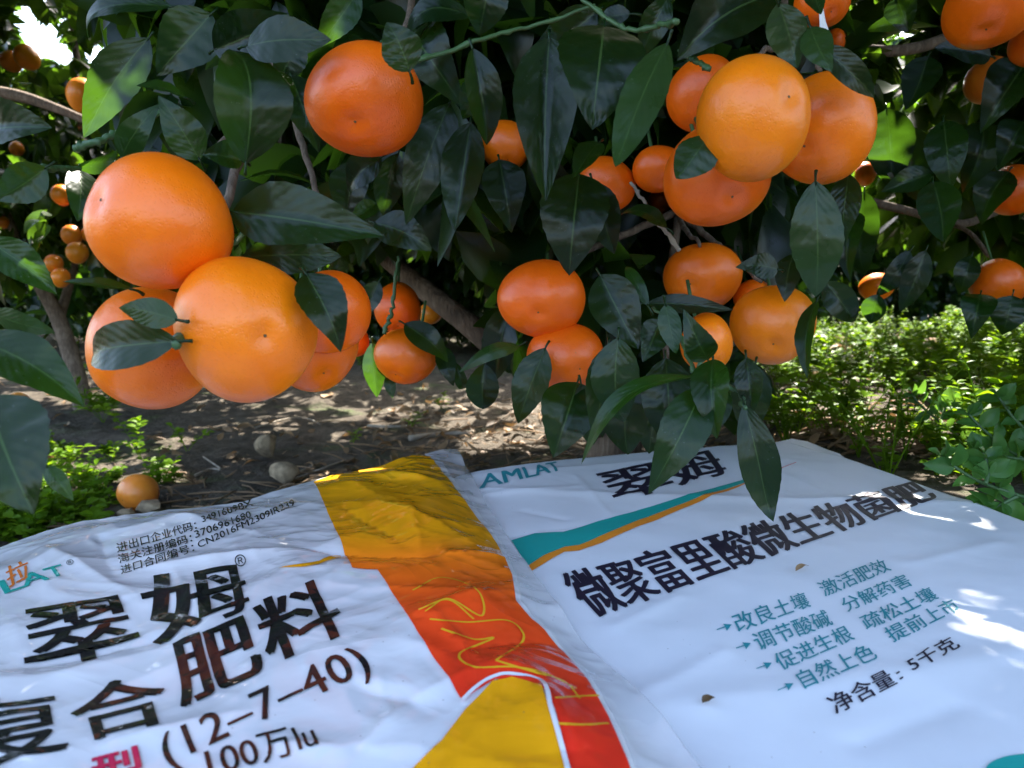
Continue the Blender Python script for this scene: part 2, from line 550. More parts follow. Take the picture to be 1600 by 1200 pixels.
RC = [(flat(a, b), flat(c, d), e * .001, w * .001) for a, b, c, d, e, w in [(760, 775, 900, 762, 1.4, 6), (820, 800, 880, 812, -1.2, 5), (900, 745, 950, 800, 1.2, 6), (960, 980, 1060, 930, 1.2, 5), (1000, 1090, 1130, 1020, 1.3, 6), (1180, 720, 1330, 790, 1.0, 8), (1430, 880, 1560, 850, 1.2, 6), (1340, 1160, 1500, 1100, -1.3, 7), (1060, 860, 1240, 800, -.9, 6)]]


def hR(x, y):
    x = np.asarray(x, float); y = np.asarray(y, float)
    z = sum(e * np.exp(-(seg_dist(x, y, a, b)[0] / w) ** 1.2) for a, b, e, w in RC)
    return (z + BAGZ + .0028 * fbm(x * 6, y * 6, 41, 2) + .0008 * fbm(x * 30, y * 30, 45, 2)
            + .0022 * np.exp(-(np.abs((y - .62) + .10 * (x - .1)) / .012) ** 1.4)
            + .0016 * np.exp(-(np.abs((y - .70) - .35 * (x - .02)) / .010) ** 1.3) * sstep(.25, .05, x) + .0018 * np.exp(-(np.abs((y - .33) - .25 * (x - .2)) / .014) ** 1.5)
            - .0010 * np.exp(-(np.abs((y - .50) - .5 * (x + .02)) / .006) ** 1.3) * sstep(.12, -.05, x))


Rtop = [flat(a, b) for a, b in [(680, 760), (740, 739), (800, 729), (880, 718), (1000, 708), (1120, 697), (1229, 689)]]
Rright = [flat(a, b) for a, b in [(1229, 689), (1320, 716), (1400, 744), (1470, 770), (1600, 816), (1900, 925), (2500, 1150)]]
RBL, RBR = np.array([-.02, .15]), Rright[-1]


def sheet(name, G, h, mat, parent, drop):
    m, n = G.shape[:2]
    top = np.concatenate([G, h(G[..., 0], G[..., 1])[..., None]], -1).reshape(-1, 3)
    ii = np.arange(m * n).reshape(m, n)
    q = [np.stack([ii[:-1, :-1], ii[1:, :-1], ii[1:, 1:], ii[:-1, 1:]], -1).reshape(-1, 4)]
    loop = np.concatenate([ii[0, :-1], ii[:-1, -1], ii[-1, :0:-1], ii[:0:-1, 0]])
    low = top[loop].copy(); low[:, 2] = np.minimum(low[:, 2] - .001, ground_z(low[:, 0], low[:, 1]) + .002) if drop is None else low[:, 2] - drop
    k = len(loop); o = len(top) + np.arange(k)
    q.append(np.stack([loop, np.roll(loop, -1), np.roll(o, -1), o], -1))
    return link(name, mesh_np(name, np.concatenate([top, low]), q), mat, parent)


def grid_normals(x, y, h, e=.0006):
    dx = (h(x + e, y) - h(x - e, y)) / (2 * e); dy = (h(x, y + e) - h(x, y - e)) / (2 * e)
    n = np.stack([-dx, -dy, np.ones_like(dx)], -1); return n / np.linalg.norm(n, axis=-1, keepdims=True)


def lay(name, bm, h, lift, mat, parent, maxlen=.005):
    """bm holds a flat print in world XY; split it finely, lay it on surface h, lift off by a hair"""
    bmesh.ops.triangulate(bm, faces=bm.faces[:])
    for _ in range(6):
        es = [e for e in bm.edges if e.calc_length() > maxlen]
        if not es: break
        bmesh.ops.subdivide_edges(bm, edges=es, cuts=1)
        bmesh.ops.triangulate(bm, faces=bm.faces[:])
    me = bpy.data.meshes.new(name); bm.to_mesh(me); bm.free()
    n = len(me.vertices); co = np.empty(n * 3, np.float32); me.vertices.foreach_get('co', co); co = co.reshape(-1, 3).astype(float)
    lz = co[:, 2].copy()
    nr = grid_normals(co[:, 0], co[:, 1], h)
    co[:, 2] = h(co[:, 0], co[:, 1]); co += nr * (lift + lz)[:, None]
    me.vertices.foreach_set('co', co.astype(np.float32).ravel()); me.update()
    # faces looking up
    up = np.empty(len(me.polygons) * 3, np.float32); me.polygons.foreach_get('normal', up)
    if up.reshape(-1, 3)[:, 2].sum() < 0: me.flip_normals()
    o = link(name, me, mat, parent)
    me.normals_split_custom_set_from_vertices([tuple(v) for v in nr])
    return o


def decal_poly(name, pix, h, lift, mat, parent):
    pix = np.asarray(pix, float)
    w = hit(pix[:, 0], pix[:, 1], h)
    bm = bmesh.new(); vs = [bm.verts.new((p[0], p[1], 0)) for p in w]
    for t in tessellate_polygon([[Vector((p[0], p[1], 0)) for p in w]]):
        try: bm.faces.new([vs[k] for k in t])
        except ValueError: pass
    return lay(name, bm, h, lift, mat, parent)


def decal_line(name, lines, width, h, lift, mat, parent):
    bm = bmesh.new()
    for pix in lines:
        pix = spline(pix, 8 * len(pix)); w = hit(pix[:, 0], pix[:, 1], h)[:, :2]
        t = np.gradient(w, axis=0); t /= np.linalg.norm(t, axis=1)[:, None] + 1e-9; nn = np.stack([-t[:, 1], t[:, 0]], 1) * width / 2
        a = [bm.verts.new((*p, 0)) for p in w + nn]; b = [bm.verts.new((*p, 0)) for p in w - nn]
        for i in range(len(w) - 1): bm.faces.new((a[i], a[i + 1], b[i + 1], b[i]))
    return lay(name, bm, h, lift, mat, parent)


def homography(q):
    """unit square (0,0)(1,0)(1,1)(0,1) -> four pixels TL,TR,BR,BL"""
    A, b = [], []
    for (u, v), (x, y) in zip([(0, 0), (1, 0), (1, 1), (0, 1)], q):
        A += [[u, v, 1, 0, 0, 0, -u * x, -v * x], [0, 0, 0, u, v, 1, -u * y, -v * y]]; b += [x, y]
    s = np.linalg.solve(np.array(A, float), np.array(b, float)); return np.append(s, 1).reshape(3, 3)


def text_flat(body, offset=0.0, spacing=1.0):
    c = bpy.data.curves.new('text', 'FONT'); c.body = body; c.offset = offset; c.space_character = spacing; c.resolution_u = 4
    o = bpy.data.objects.new('text', c); COL.objects.link(o)
    dg = bpy.context.evaluated_depsgraph_get(); dg.update()
    me = bpy.data.meshes.new_from_object(o.evaluated_get(dg))
    n = len(me.vertices); co = np.empty(n * 3, np.float32); me.vertices.foreach_get('co', co)
    bpy.data.objects.remove(o); bpy.data.curves.remove(c)
    return me, co.reshape(-1, 3)[:, :2].astype(float)


def decal_text(body, quad, h, mat, parent, lift=.0005, offset=0.0, copies=((0, 0),), spacing=1.0, name='lettering', even=False):
    me, co = text_flat(body, offset, spacing)
    lo, hi = co.min(0), co.max(0)
    Hm = homography(quad); bm = bmesh.new()
    for k, (ox, oy) in enumerate(copies):
        u = (co[:, 0] + ox - lo[0]) / (hi[0] - lo[0]); v = 1 - (co[:, 1] + oy - lo[1]) / (hi[1] - lo[1])
        q = np.stack([u, v, np.ones_like(u)], 1) @ Hm.T; px, py = q[:, 0] / q[:, 2], q[:, 1] / q[:, 2]
        if even:
            Q = np.array(quad, float); pq = (1 - v)[:, None] * ((1 - u)[:, None] * Q[0] + u[:, None] * Q[1]) + v[:, None] * ((1 - u)[:, None] * Q[3] + u[:, None] * Q[2]); px, py = pq[:, 0], pq[:, 1]
        w = hit(px, py, h)
        vs = [bm.verts.new((p[0], p[1], k * .00006)) for p in w]
        for f in me.polygons:
            try: bm.faces.new([vs[i] for i in f.vertices])
            except ValueError: pass
    bpy.data.meshes.remove(me)
    return lay(name, bm, h, lift, mat, parent)


rbag = empty('fertilizer_bag', (.2, .45, ground_z(.2, .45)))
tag(rbag, 'flat white plastic sack with a teal and orange wave and a long dark headline', 'bag')
sheet('bag_panel', coons(Rtop, Rright, [RBL, RBR], [Rtop[0], RBL], 170, 170), hR, M['Rwhite'], rbag, None)
bs = [(1195, 694), (1237, 685.5), (1262, 690), (1312, 709), (1326, 720), (1240, 712)]
decal_poly('back_panel', bs, lambda x, y: hR(x, y) - .006, 0, M['Rwhite'], rbag)
BOLD = ((-.024, -.005), (-.024, .005), (.024, -.005), (.024, .005), (-.008, 0), (.008, 0))
decal_text('AMLAT', [(748, 743), (868, 722), (878, 735), (750, 764)], hR, M['Rtealtext'], rbag, copies=((-.02, 0), (.02, 0), (0, 0)))
decal_text('翠姆', [(927, 740), (1108, 702), (1140, 740), (968, 785)], hR, M['Rblack'], rbag, copies=BOLD)
decal_poly('wave_print', [(799, 845), (836, 834), (880, 832), (935, 815), (1000, 797), (1070, 775), (1130, 759), (1180, 745), (1205, 737), (1180, 749), (1130, 766), (1070, 786), (1000, 812), (940, 837), (905, 852), (882, 855), (850, 868), (824, 885)], hR, .0005, M['Rteal'], rbag)
decal_poly('wave_print', [(824, 885.5), (850, 868.5), (882, 855.5), (905, 852.5), (940, 837.5), (1000, 812.5), (1070, 786.5), (1130, 766.5), (1180, 749.5), (1148, 764), (1070, 794), (1000, 822), (940, 849), (905, 861), (882, 863), (855, 878), (829, 894)], hR, .0005, M['Rorange'], rbag)
decal_line('wave_print', [[(1175, 751), (1205, 738), (1244, 723)]], .0010, hR, .0006, M['Rred'], rbag)
decal_text('微聚富里酸微生物菌肥', [(870, 899), (1424, 751), (1467, 779), (932, 968)], hR, M['Rblack'], rbag, copies=((-.032, -.004), (-.012, .004), (.012, -.004), (.032, .004)), even=True)
LINES = [('改良土壤', '激活肥效', (1141, 962), (1255, 925), (1268, 949), (1155, 990), (1275, 912), (1377, 873), (1394, 892), (1290, 934)),
         ('调节酸碱', '分解药害', (1172, 992), (1288, 953), (1303, 977), (1187, 1019), (1309, 938), (1410, 897), (1428, 915), (1325, 958)),
         ('促进生根', '疏松土壤', (1205, 1025), (1320, 977), (1337, 1000), (1222, 1050), (1340, 965), (1450, 917), (1468, 936), (1356, 987)),
         ('自然上色', '提前上市', (1240, 1052), (1355, 1005), (1373, 1030), (1258, 1078), (1378, 984), (1484, 935), (1503, 953), (1396, 1006))]
for a, b, *q in LINES:
    decal_text(a, q[:4], hR, M['Rtealtext'], rbag, copies=((-.008, 0), (.008, 0)))
    decal_text(b, q[4:], hR, M['Rtealtext'], rbag, copies=((-.008, 0), (.008, 0)))
for x0, y0, x1, y1 in [(1120, 985, 1143, 977), (1150, 1014, 1173, 1006), (1182, 1046, 1206, 1037), (1215, 1080, 1240, 1069)]:
    dx, dy = x1 - x0, y1 - y0
    decal_poly('arrow_print', [(x0, y0 - .8), (x0 + dx * .55, y0 + dy * .55 - .8), (x0 + dx * .5 - 2, y0 + dy * .5 - 5), (x1, y1), (x0 + dx * .5 + 4, y0 + dy * .5 + 6), (x0 + dx * .58, y0 + dy * .58 + .9), (x0, y0 + .8)], hR, .0005, M['Rtealtext'], rbag)
decal_text('净含量', [(1289, 1091), (1383, 1046), (1403, 1070), (1308, 1119)], hR, M['Rblack'], rbag, copies=((-.012, 0), (.012, 0), (0, 0)))
decal_text('：', [(1399, 1053), (1405, 1049), (1412, 1060), (1406, 1064)], hR, M['Rblack'], rbag)
decal_text('5千克', [(1413, 1032), (1483, 995), (1502, 1012), (1428, 1051)], hR, M['Rblack'], rbag, copies=((-.012, 0), (.012, 0), (0, 0)))
el = [(1612 + 72 * math.cos(t), 1205 + 26 * math.sin(t)) for t in np.linspace(0, 2 * math.pi, 40)[:-1]]
decal_poly('round_print', el, hR, .0005, M['Rteal'], rbag)

lbag = empty('fertilizer_bag', (-.2, .4, ground_z(-.2, .4)))
tag(lbag, 'glossy crinkled white sack with an orange to red band and large black characters', 'bag')
LEDGE = [(664, 708), (684, 714), (706, 745), (738, 785), (784, 848), (808, 898), (815, 938), (838, 966), (860, 985), (890, 1020), (922, 1056), (960, 1120), (996, 1204), (1130, 1420)]
LE = [p_[:2] for p_ in hit(np.array([q[0] for q in LEDGE], float), np.array([q[1] for q in LEDGE], float), hL)]
LE[-1] = np.array([LE[-1][0], .165])
sheet('bag_panel', coons(Ltop[:11] + [LE[0]], LE, [LBL, LE[-1]], [Ltop[0], LBL], 300, 280), hL, M['Lwhite'], lbag, None)
sheet('film_border', coons([LE[0], Ltop[-1]], Lright, [LE[-1], Lright[-1]], LE, 60, 280), hL, M['Lfilm'], lbag, .0006)
decal_poly('band_print', [(490, 753.5), (560, 736), (655, 711), (672, 714), (697, 745), (728, 785), (776, 850), (800, 900), (806, 940), (830, 968), (850, 985), (880, 1020), (912, 1056), (950, 1120), (985, 1204), (1005, 1240), (905, 1240), (885, 1180), (868, 1110), (850, 1078), (820, 1068), (775, 1062), (745, 1080), (722, 1096), (690, 1045), (650, 985), (620, 938), (590, 891), (550, 888), (535, 852), (512, 802)], hL, .0006, M['Lband'], lbag)
decal_poly('gold_print', [(645, 1204), (690, 1160), (728, 1110), (770, 1066), (800, 1060), (846, 1072), (858, 1110), (872, 1160), (884, 1204), (890, 1240), (600, 1240)], hL, .0009, M['Lgold'], lbag)
decal_line('white_outline', [[(722, 1098), (745, 1076), (772, 1060), (800, 1056), (848, 1069), (862, 1110), (876, 1160), (890, 1220)]], .0018, hL, .0013, M['Lwhite'], lbag)
decal_line('line_print', [[(655, 955), (700, 940), (740, 970)], [(645, 925), (690, 905), (745, 925), (752, 965), (700, 938), (665, 958)],
                          [(672, 970), (730, 975), (790, 972), (815, 990), (812, 1010), (775, 1035)], [(690, 985), (740, 1002), (770, 1000), (718, 1025), (740, 1045), (800, 1045), (850, 1055), (900, 1080)],
                          [(775, 1035), (830, 1052), (880, 1068), (905, 1095)], [(868, 1094), (900, 1092), (935, 1090)], [(872, 1134), (910, 1136), (950, 1134)]], .0011, hL, .0011, M['Lyellow'], lbag)
decal_poly('stroke_print', [(435, 889), (470, 882), (500, 877), (532, 869), (533, 872), (500, 882), (470, 887)], hL, .0006, M['Lgold'], lbag)
for cn, num, q1, q2 in [('进出口企业代码：', '34916098X', [(181, 850), (305, 814), (308, 828), (184, 865)], [(314, 808), (392, 781), (396, 791), (317, 817)]),
                        ('海关注册编码：', '3706961680', [(183, 868), (298, 834), (301, 848), (187, 882)], [(303, 831), (390, 799), (393, 809), (306, 842)]),
                        ('进口合同编号：', 'CN2016FM2309IR239', [(188, 885), (301, 849), (304, 863), (190, 899)], [(308, 847.5), (458, 780.5), (461, 790), (311, 857.5)])]:
    decal_text(cn, q1, hL, M['Lblack'], lbag, copies=((-.01, 0), (.01, 0)))
    decal_text(num, q2, hL, M['Lblack'], lbag, copies=((-.006, 0), (.006, 0)))
decal_text('翠', [(36, 955), (190, 930), (221, 1012), (45, 1056)], hL, M['Lblack'], lbag, copies=BOLD)
decal_text('姆', [(214, 905), (372, 880), (392, 952), (246, 1010)], hL, M['Lblack'], lbag, copies=BOLD)
decal_text('复', [(-60, 1098), (88, 1080), (106, 1172), (-55, 1215)], hL, M['Lblack'], lbag, copies=BOLD)
decal_text('合', [(104, 1085), (245, 1048), (268, 1128), (128, 1163)], hL, M['Lblack'], lbag, copies=BOLD)
decal_text('肥', [(264, 1010), (382, 960), (414, 1052), (286, 1108)], hL, M['Lblack'], lbag, copies=BOLD)
decal_text('料', [(392, 945), (502, 903), (544, 990), (425, 1040)], hL, M['Lblack'], lbag, copies=BOLD)
decal_text('(12–7–40)', [(246, 1152), (556, 1008), (590, 1062), (268, 1212)], hL, M['Lblack'], lbag, copies=((-.012, 0), (.012, 0), (0, 0)), spacing=1.08)
decal_text('100万Iu', [(318, 1172), (482, 1128), (500, 1168), (330, 1222)], hL, M['Lblack'], lbag, copies=((-.01, 0), (.01, 0)))
decal_text('型', [(140, 1186), (218, 1166), (232, 1226), (148, 1248)], hL, M['Lred'], lbag, copies=BOLD)
decal_text('拉', [(8, 888), (42, 874), (50, 902), (14, 920)], hL, M['Lorange'], lbag, copies=((-.02, 0), (.02, 0)))
decal_text('AMLAT', [(-170, 955), (94, 883), (104, 897), (-160, 985)], hL, M['Lteal'], lbag, copies=((-.02, 0), (.02, 0), (0, 0)))
decal_text('®', [(103, 877), (114, 874), (116, 882), (105, 885)], hL, M['Lblack'], lbag)
decal_text('®', [(365, 869), (382, 866), (386, 884), (369, 888)], hL, M['Lblack'], lbag)

# ------------------------------------------------------------------ leaves
def leaf_grid(nl, na):
    t = np.linspace(0, 1, nl + 1)
    prof = (np.sin(math.pi * t ** .82) ** .85) * (1 - .18 * t) ; prof[0] = .05; prof[-1] = .0
    s = np.linspace(-1, 1, na + 1)
    T, S = np.meshgrid(t, s, indexing='ij'); Pf = np.repeat(prof[:, None], na + 1, 1) / prof.max()
    i = np.arange((nl + 1) * (na + 1)).reshape(nl + 1, na + 1)
    q = np.stack([i[:-1, :-1], i[:-1, 1:], i[1:, 1:], i[1:, :-1]], -1).reshape(-1, 4)
    return T.ravel(), S.ravel(), Pf.ravel(), q


HT, HS, HP, HQ = leaf_grid(20, 8)
QT, QS, QP, QQ = leaf_grid(5, 2)


def one_leaf(B, T, width, n, bend=.12, fold=.25, curl=0.0, wave=.06, seed=0, grid=None, petiole=None, buf=None, tint=.5):
    gT, gS, gP, gQ = grid or (HT, HS, HP, HQ)
    B, T = np.asarray(B, float), np.asarray(T, float)
    L = T - B; ln = np.linalg.norm(L); L = L / ln
    n = n - L * (n @ L); n /= np.linalg.norm(n); S = np.cross(L, n)
    r = random.Random(seed)
    ph, k = r.random() * 6, 5 + 5 * r.random()
    hw = width / 2
    side = .14 * (r.random() - .5)
    x = gS * gP * hw * (1 + r.uniform(-.5, .35) * (gT - .45)) + side * ln * np.sin(gT * math.pi) * .5
    tw = r.uniform(-.5, .5) * (gT - .4)
    z = np.abs(gS) * gP * hw * fold + bend * ln * np.sin(gT * math.pi) + gS * gP * hw * tw
    z = z + wave * hw * np.sin(gT * k * 2 + ph + gS * 1.3) * np.abs(gS) ** 1.5 * gP + .03 * hw * np.sin(gT * 34 + np.sign(gS) * 1.2) * (1 - np.abs(gS)) * np.abs(gS) * 4
    z = z - curl * ln * gT ** 4
    tt = gT - abs(curl) * .3 * gT ** 5
    # slightly toothed margin
    x = x * (1 + .02 * np.sin(gT * 60 + ph) * (np.abs(gS) > .95))
    v = B + (tt * ln)[:, None] * L + x[:, None] * S + z[:, None] * n
    uv = np.stack([.5 + .5 * gS, gT], 1)
    bf = buf or Buf(); bf.add(v, gQ, None, uv, tint)
    if petiole is not None:
        back = B - L * .5 * petiole - n * .1 * petiole; end = B - L * petiole - n * .5 * petiole
        tube(bf, spline([B + L * .04 * ln, back, end], 5), [.0006, .0007, .0008, .0009, .0011], 6, tint=.6)
    return bf


def hero_leaf(parent, bx, by, tx, ty, w, d, roll=0, dt=None, bend=.08, fold=.22, curl=0, under=0, tint=None, pet=.006, tilt=0.25):
    r = random.Random(int(bx * 7 + by * 13 + tx))
    if dt is None: dt = r.uniform(-.02, .02)
    if curl == 0: curl = r.choice((0, .06, .12, -.12, .2, .26)); bend = bend * r.choice((.6, 1, 1.6, 2.4)); fold = fold * r.choice((.5, 1, 1.6, 2.4))
    B, T = P(bx, by, d), P(tx, ty, d + dt)
    view = -(ray((bx + tx) / 2, (by + ty) / 2)); view /= np.linalg.norm(view)
    L = T - B; L /= np.linalg.norm(L)
    n = view + np.array([0, 0, tilt]); n = n - L * (n @ L); n /= np.linalg.norm(n)
    rr = math.radians(roll + r.uniform(-14, 14))
    n = n * math.cos(rr) + np.cross(L, n) * math.sin(rr)
    if under: n, bend = -n, -bend
    width = w * d / F / max(.5, abs(math.cos(rr)))
    bf = one_leaf(B, T, width, n, bend * r.uniform(.5, 1.3), fold, curl, seed=int(bx * 3 + by), petiole=pet, tint=(r.uniform(.05, .5) if tint is None else tint))
    o = link('leaf', bf.mesh('leaf'), M['leaf'], parent)
    return o


# leaf table: base x,y, tip x,y, width (px), distance (m), options
NEAR = [
 (268, 10, 95, 34, 34, .50, dict(roll=40)), (330, 22, 238, 120, 84, .47, {}), (335, 78, 464, 20, 72, .46, {}), (385, 72, 529, 71, 72, .42, {}),
 (384, 255, 374, 42, 112, .42, dict(bend=.14, fold=.4, tint=.1)), (312, 250, 246, 146, 58, .43, {}), (232, 60, 136, 222, 72, .50, dict(fold=.4)), (190, 246, 250, 160, 44, .47, dict(tint=.8)),
 (290, 152, 213, 134, 22, .45, dict(roll=35)), (-25, 205, 76, 196, 76, .42, dict(tint=.2)), (72, 262, -8, 312, 56, .43, {}), (125, 264, 119, 358, 44, .50, dict(tint=.1)),
 (122, 262, 190, 240, 19, .48, dict(roll=40)), (378, 252, 315, 238, 44, .435, {}), (364, 331, 601, 369, 98, .395, dict(tint=.35, fold=.15, bend=.05)),
 (-20, 376, 89, 460, 58, .44, dict(tint=1.0)), (-12, 488, 106, 512, 30, .40, dict(roll=30, under=1)), (-40, 530, 132, 636, 84, .30, dict(fold=.45, tint=.15)),
 (-20, 618, 52, 804, 140, .27, dict(tint=0, fold=.25, tilt=-.7, curl=.02)), (985, 598, 978, 716, 74, .565, dict(tint=0)), (1034, 606, 1012, 712, 62, .57, dict(tint=0)), (72, 728, 116, 784, 27, .30, dict(under=1)), (277, 533, 92, 553, 80, .345, dict(tint=.3, bend=.05)),
 (278, 500, 188, 482, 46, .342, dict(under=1, tint=.9)), (206, 452, 98, 440, 19, .40, dict(roll=35)), (560, -15, 492, 72, 50, .50, dict(tint=1.0, bend=.03)),
 (640, 112, 606, 30, 66, .395, dict(bend=.02, fold=.15)), (645, 52, 720, 160, 84, .50, dict(tint=.15)), (735, 25, 618, 45, 48, .48, dict(roll=25)), (768, -40, 748, 58, 70, .46, {}),
 (738, 76, 768, 234, 56, .43, dict(fold=.5, tint=.1, bend=.1)), (748, 117, 722, 192, 44, .46, dict(tint=.9)), (702, 162, 634, 352, 72, .50, dict(tint=.05)), (735, 192, 712, 373, 66, .49, dict(tint=.05)),
 (622, 240, 598, 346, 48, .52, dict(tint=0)), (596, 246, 532, 304, 50, .51, dict(tint=0)), (446, 114, 408, 192, 46, .47, {}), (455, 118, 500, 236, 60, .54, dict(tint=0)),
 (588, 318, 548, 346, 30, .55, {}), (585, 348, 674, 386, 58, .52, dict(tint=0)), (478, 428, 540, 545, 72, .372, dict(tint=.2)), (378, 402, 538, 402, 60, .43, dict(tint=.1)),
 (858, 60, 852, 330, 96, .45, dict(tint=.15, fold=.3, bend=.1)), (944, 40, 920, 224, 128, .42, dict(tint=.1, bend=.12, fold=.12)), (1043, 67, 952, 305, 66, .385, dict(under=1, tint=.3, bend=.05, fold=.2)),
 (1108, 212, 1056, 290, 66, .425, dict(under=1, tint=.8)), (1205, -8, 1058, 70, 116, .46, dict(tint=.05)), (1045, -5, 1000, 92, 46, .47, dict(tint=.5)),
 (985, 22, 925, 30, 32, .46, dict(tint=.1)), (932, 18, 822, 92, 62, .50, dict(tint=0)), (905, 272, 888, 428, 104, .52, dict(tint=0, fold=.3)), (926, 284, 962, 402, 58, .53, dict(tint=0)),
 (936, 222, 894, 290, 40, .47, {}), (1042, 356, 966, 322, 28, .53, dict(roll=20)), (1216, 6, 1244, 110, 62, .40, dict(under=1, fold=.4, tint=.1)), (1266, 42, 1300, 113, 46, .405, dict(under=1)),
 (1262, -20, 1284, 32, 30, .41, dict(tint=.4)), (1284, 72, 1376, 153, 44, .415, dict(curl=.12, tint=.3)), (1274, 283, 1280, 472, 80, .455, dict(under=1, tint=1, bend=.04, fold=.1)), (1326, 272, 1312, 382, 48, .49, dict(tint=0)),
 (938, 430, 1000, 552, 74, .50, dict(tint=.1)), (966, 528, 972, 670, 74, .475, dict(tint=.55, bend=.05)), (950, 542, 928, 695, 52, .50, dict(tint=.25)), (1032, 500, 1004, 566, 46, .49, dict(tint=.15)),
 (1013, 478, 973, 404, 24, .49, dict(tint=.7)), (1040, 476, 1058, 560, 35, .47, dict(tint=.9, under=1)), (1106, 562, 1068, 484, 46, .455, dict(tint=.4, bend=.14)), (1114, 562, 1122, 695, 56, .455, dict(tint=.5, bend=.16, fold=.3)),
 (1098, 606, 1013, 772, 72, .44, dict(tint=.4, bend=.06, fold=.16)), (1086, 588, 908, 726, 30, .445, dict(roll=40, tint=.9)), (852, 544, 806, 664, 58, .56, dict(tint=.5)), (902, 598, 862, 722, 86, .56, dict(tint=0)),
 (908, 600, 926, 702, 46, .55, dict(tint=.1)), (1040, 560, 1046, 700, 84, .54, dict(tint=0)), (1128, 600, 1084, 694, 62, .51, dict(tint=0)), (1166, 560, 1176, 648, 42, .53, dict(tint=0)),
 (1163, 632, 1190, 798, 62, .52, dict(tint=.15, curl=-.34, fold=.3, dt=.03, bend=.16, roll=-8)), (1276, 470, 1262, 592, 28, .55, dict(roll=25)), (1290, 440, 1342, 512, 46, .55, {}), (1240, 396, 1226, 470, 40, .58, dict(tint=0)),
 (632, 506, 708, 562, 42, .67, dict(tint=.1, under=0)), (582, 536, 590, 622, 36, .73, dict(tint=1, under=1)), (606, 586, 614, 622, 18, .73, dict(tint=.9)), (812, 540, 714, 586, 26, .60, dict(roll=20, under=1)),
 (757, 568, 754, 648, 52, .64, dict(tint=.1)), (690, 540, 708, 602, 30, .70, {}), (712, 566, 726, 616, 20, .7, dict(tint=.9)), (592, 440, 562, 500, 34, .66, {}),
 (1216, 421, 1154, 414, 40, .52, dict(tint=.3)), (1012, 474, 1146, 489, 30, .545, dict(tint=0)), (1338, 332, 1322, 436, 46, .62, dict(tint=0)), (1180, 570, 1166, 690, 60, .56, dict(tint=0)),
 (800, 470, 770, 600, 56, .66, dict(tint=.05)), (470, 60, 430, 130, 50, .54, dict(tint=0)), (560, 250, 540, 340, 60, .6, dict(tint=0)), (780, 250, 800, 360, 66, .58, dict(tint=0))]
SIDE = [(1474, 188, 1484, 296, 60, .62, dict(tint=.3)), (1458, 284, 1476, 388, 60, .60, dict(tint=.3)), (1456, 270, 1376, 300, 40, .62, {}), (1576, 268, 1528, 352, 54, .80, dict(tint=.1)),
 (1602, 98, 1534, 192, 74, .62, dict(tint=0)), (1450, 88, 1414, 182, 54, .66, dict(tint=0)), (1548, 88, 1448, 80, 46, .62, dict(tint=0)), (1420, 36, 1348, 46, 26, .66, dict(roll=20)),
 (1400, -4, 1420, 52, 46, .66, dict(tint=0)), (1422, 392, 1368, 468, 32, .72, dict(tint=.1)), (1446, 392, 1404, 494, 40, .70, dict(tint=.1)), (1372, 460, 1360, 506, 36, .72, dict(tint=.4)),
 (1532, 460, 1518, 528, 48, .74, dict(tint=.6)), (1582, 462, 1566, 526, 54, .75, dict(tint=.4)), (1518, 400, 1500, 462, 36, .78, dict(tint=.1)), (1536, 192, 1510, 300, 66, .78, dict(tint=0)),
 (1385, 170, 1392, 300, 70, .8, dict(tint=0)), (1410, 200, 1440, 320, 70, .82, dict(tint=0)), (1600, 190, 1560, 262, 56, .72, dict(tint=.05)), (1350, 300, 1344, 440, 60, .8, dict(tint=0))]

# ------------------------------------------------------------------ mandarins
FRUIT = []   # (px,py,r,d) used to keep scattered foliage from burying them


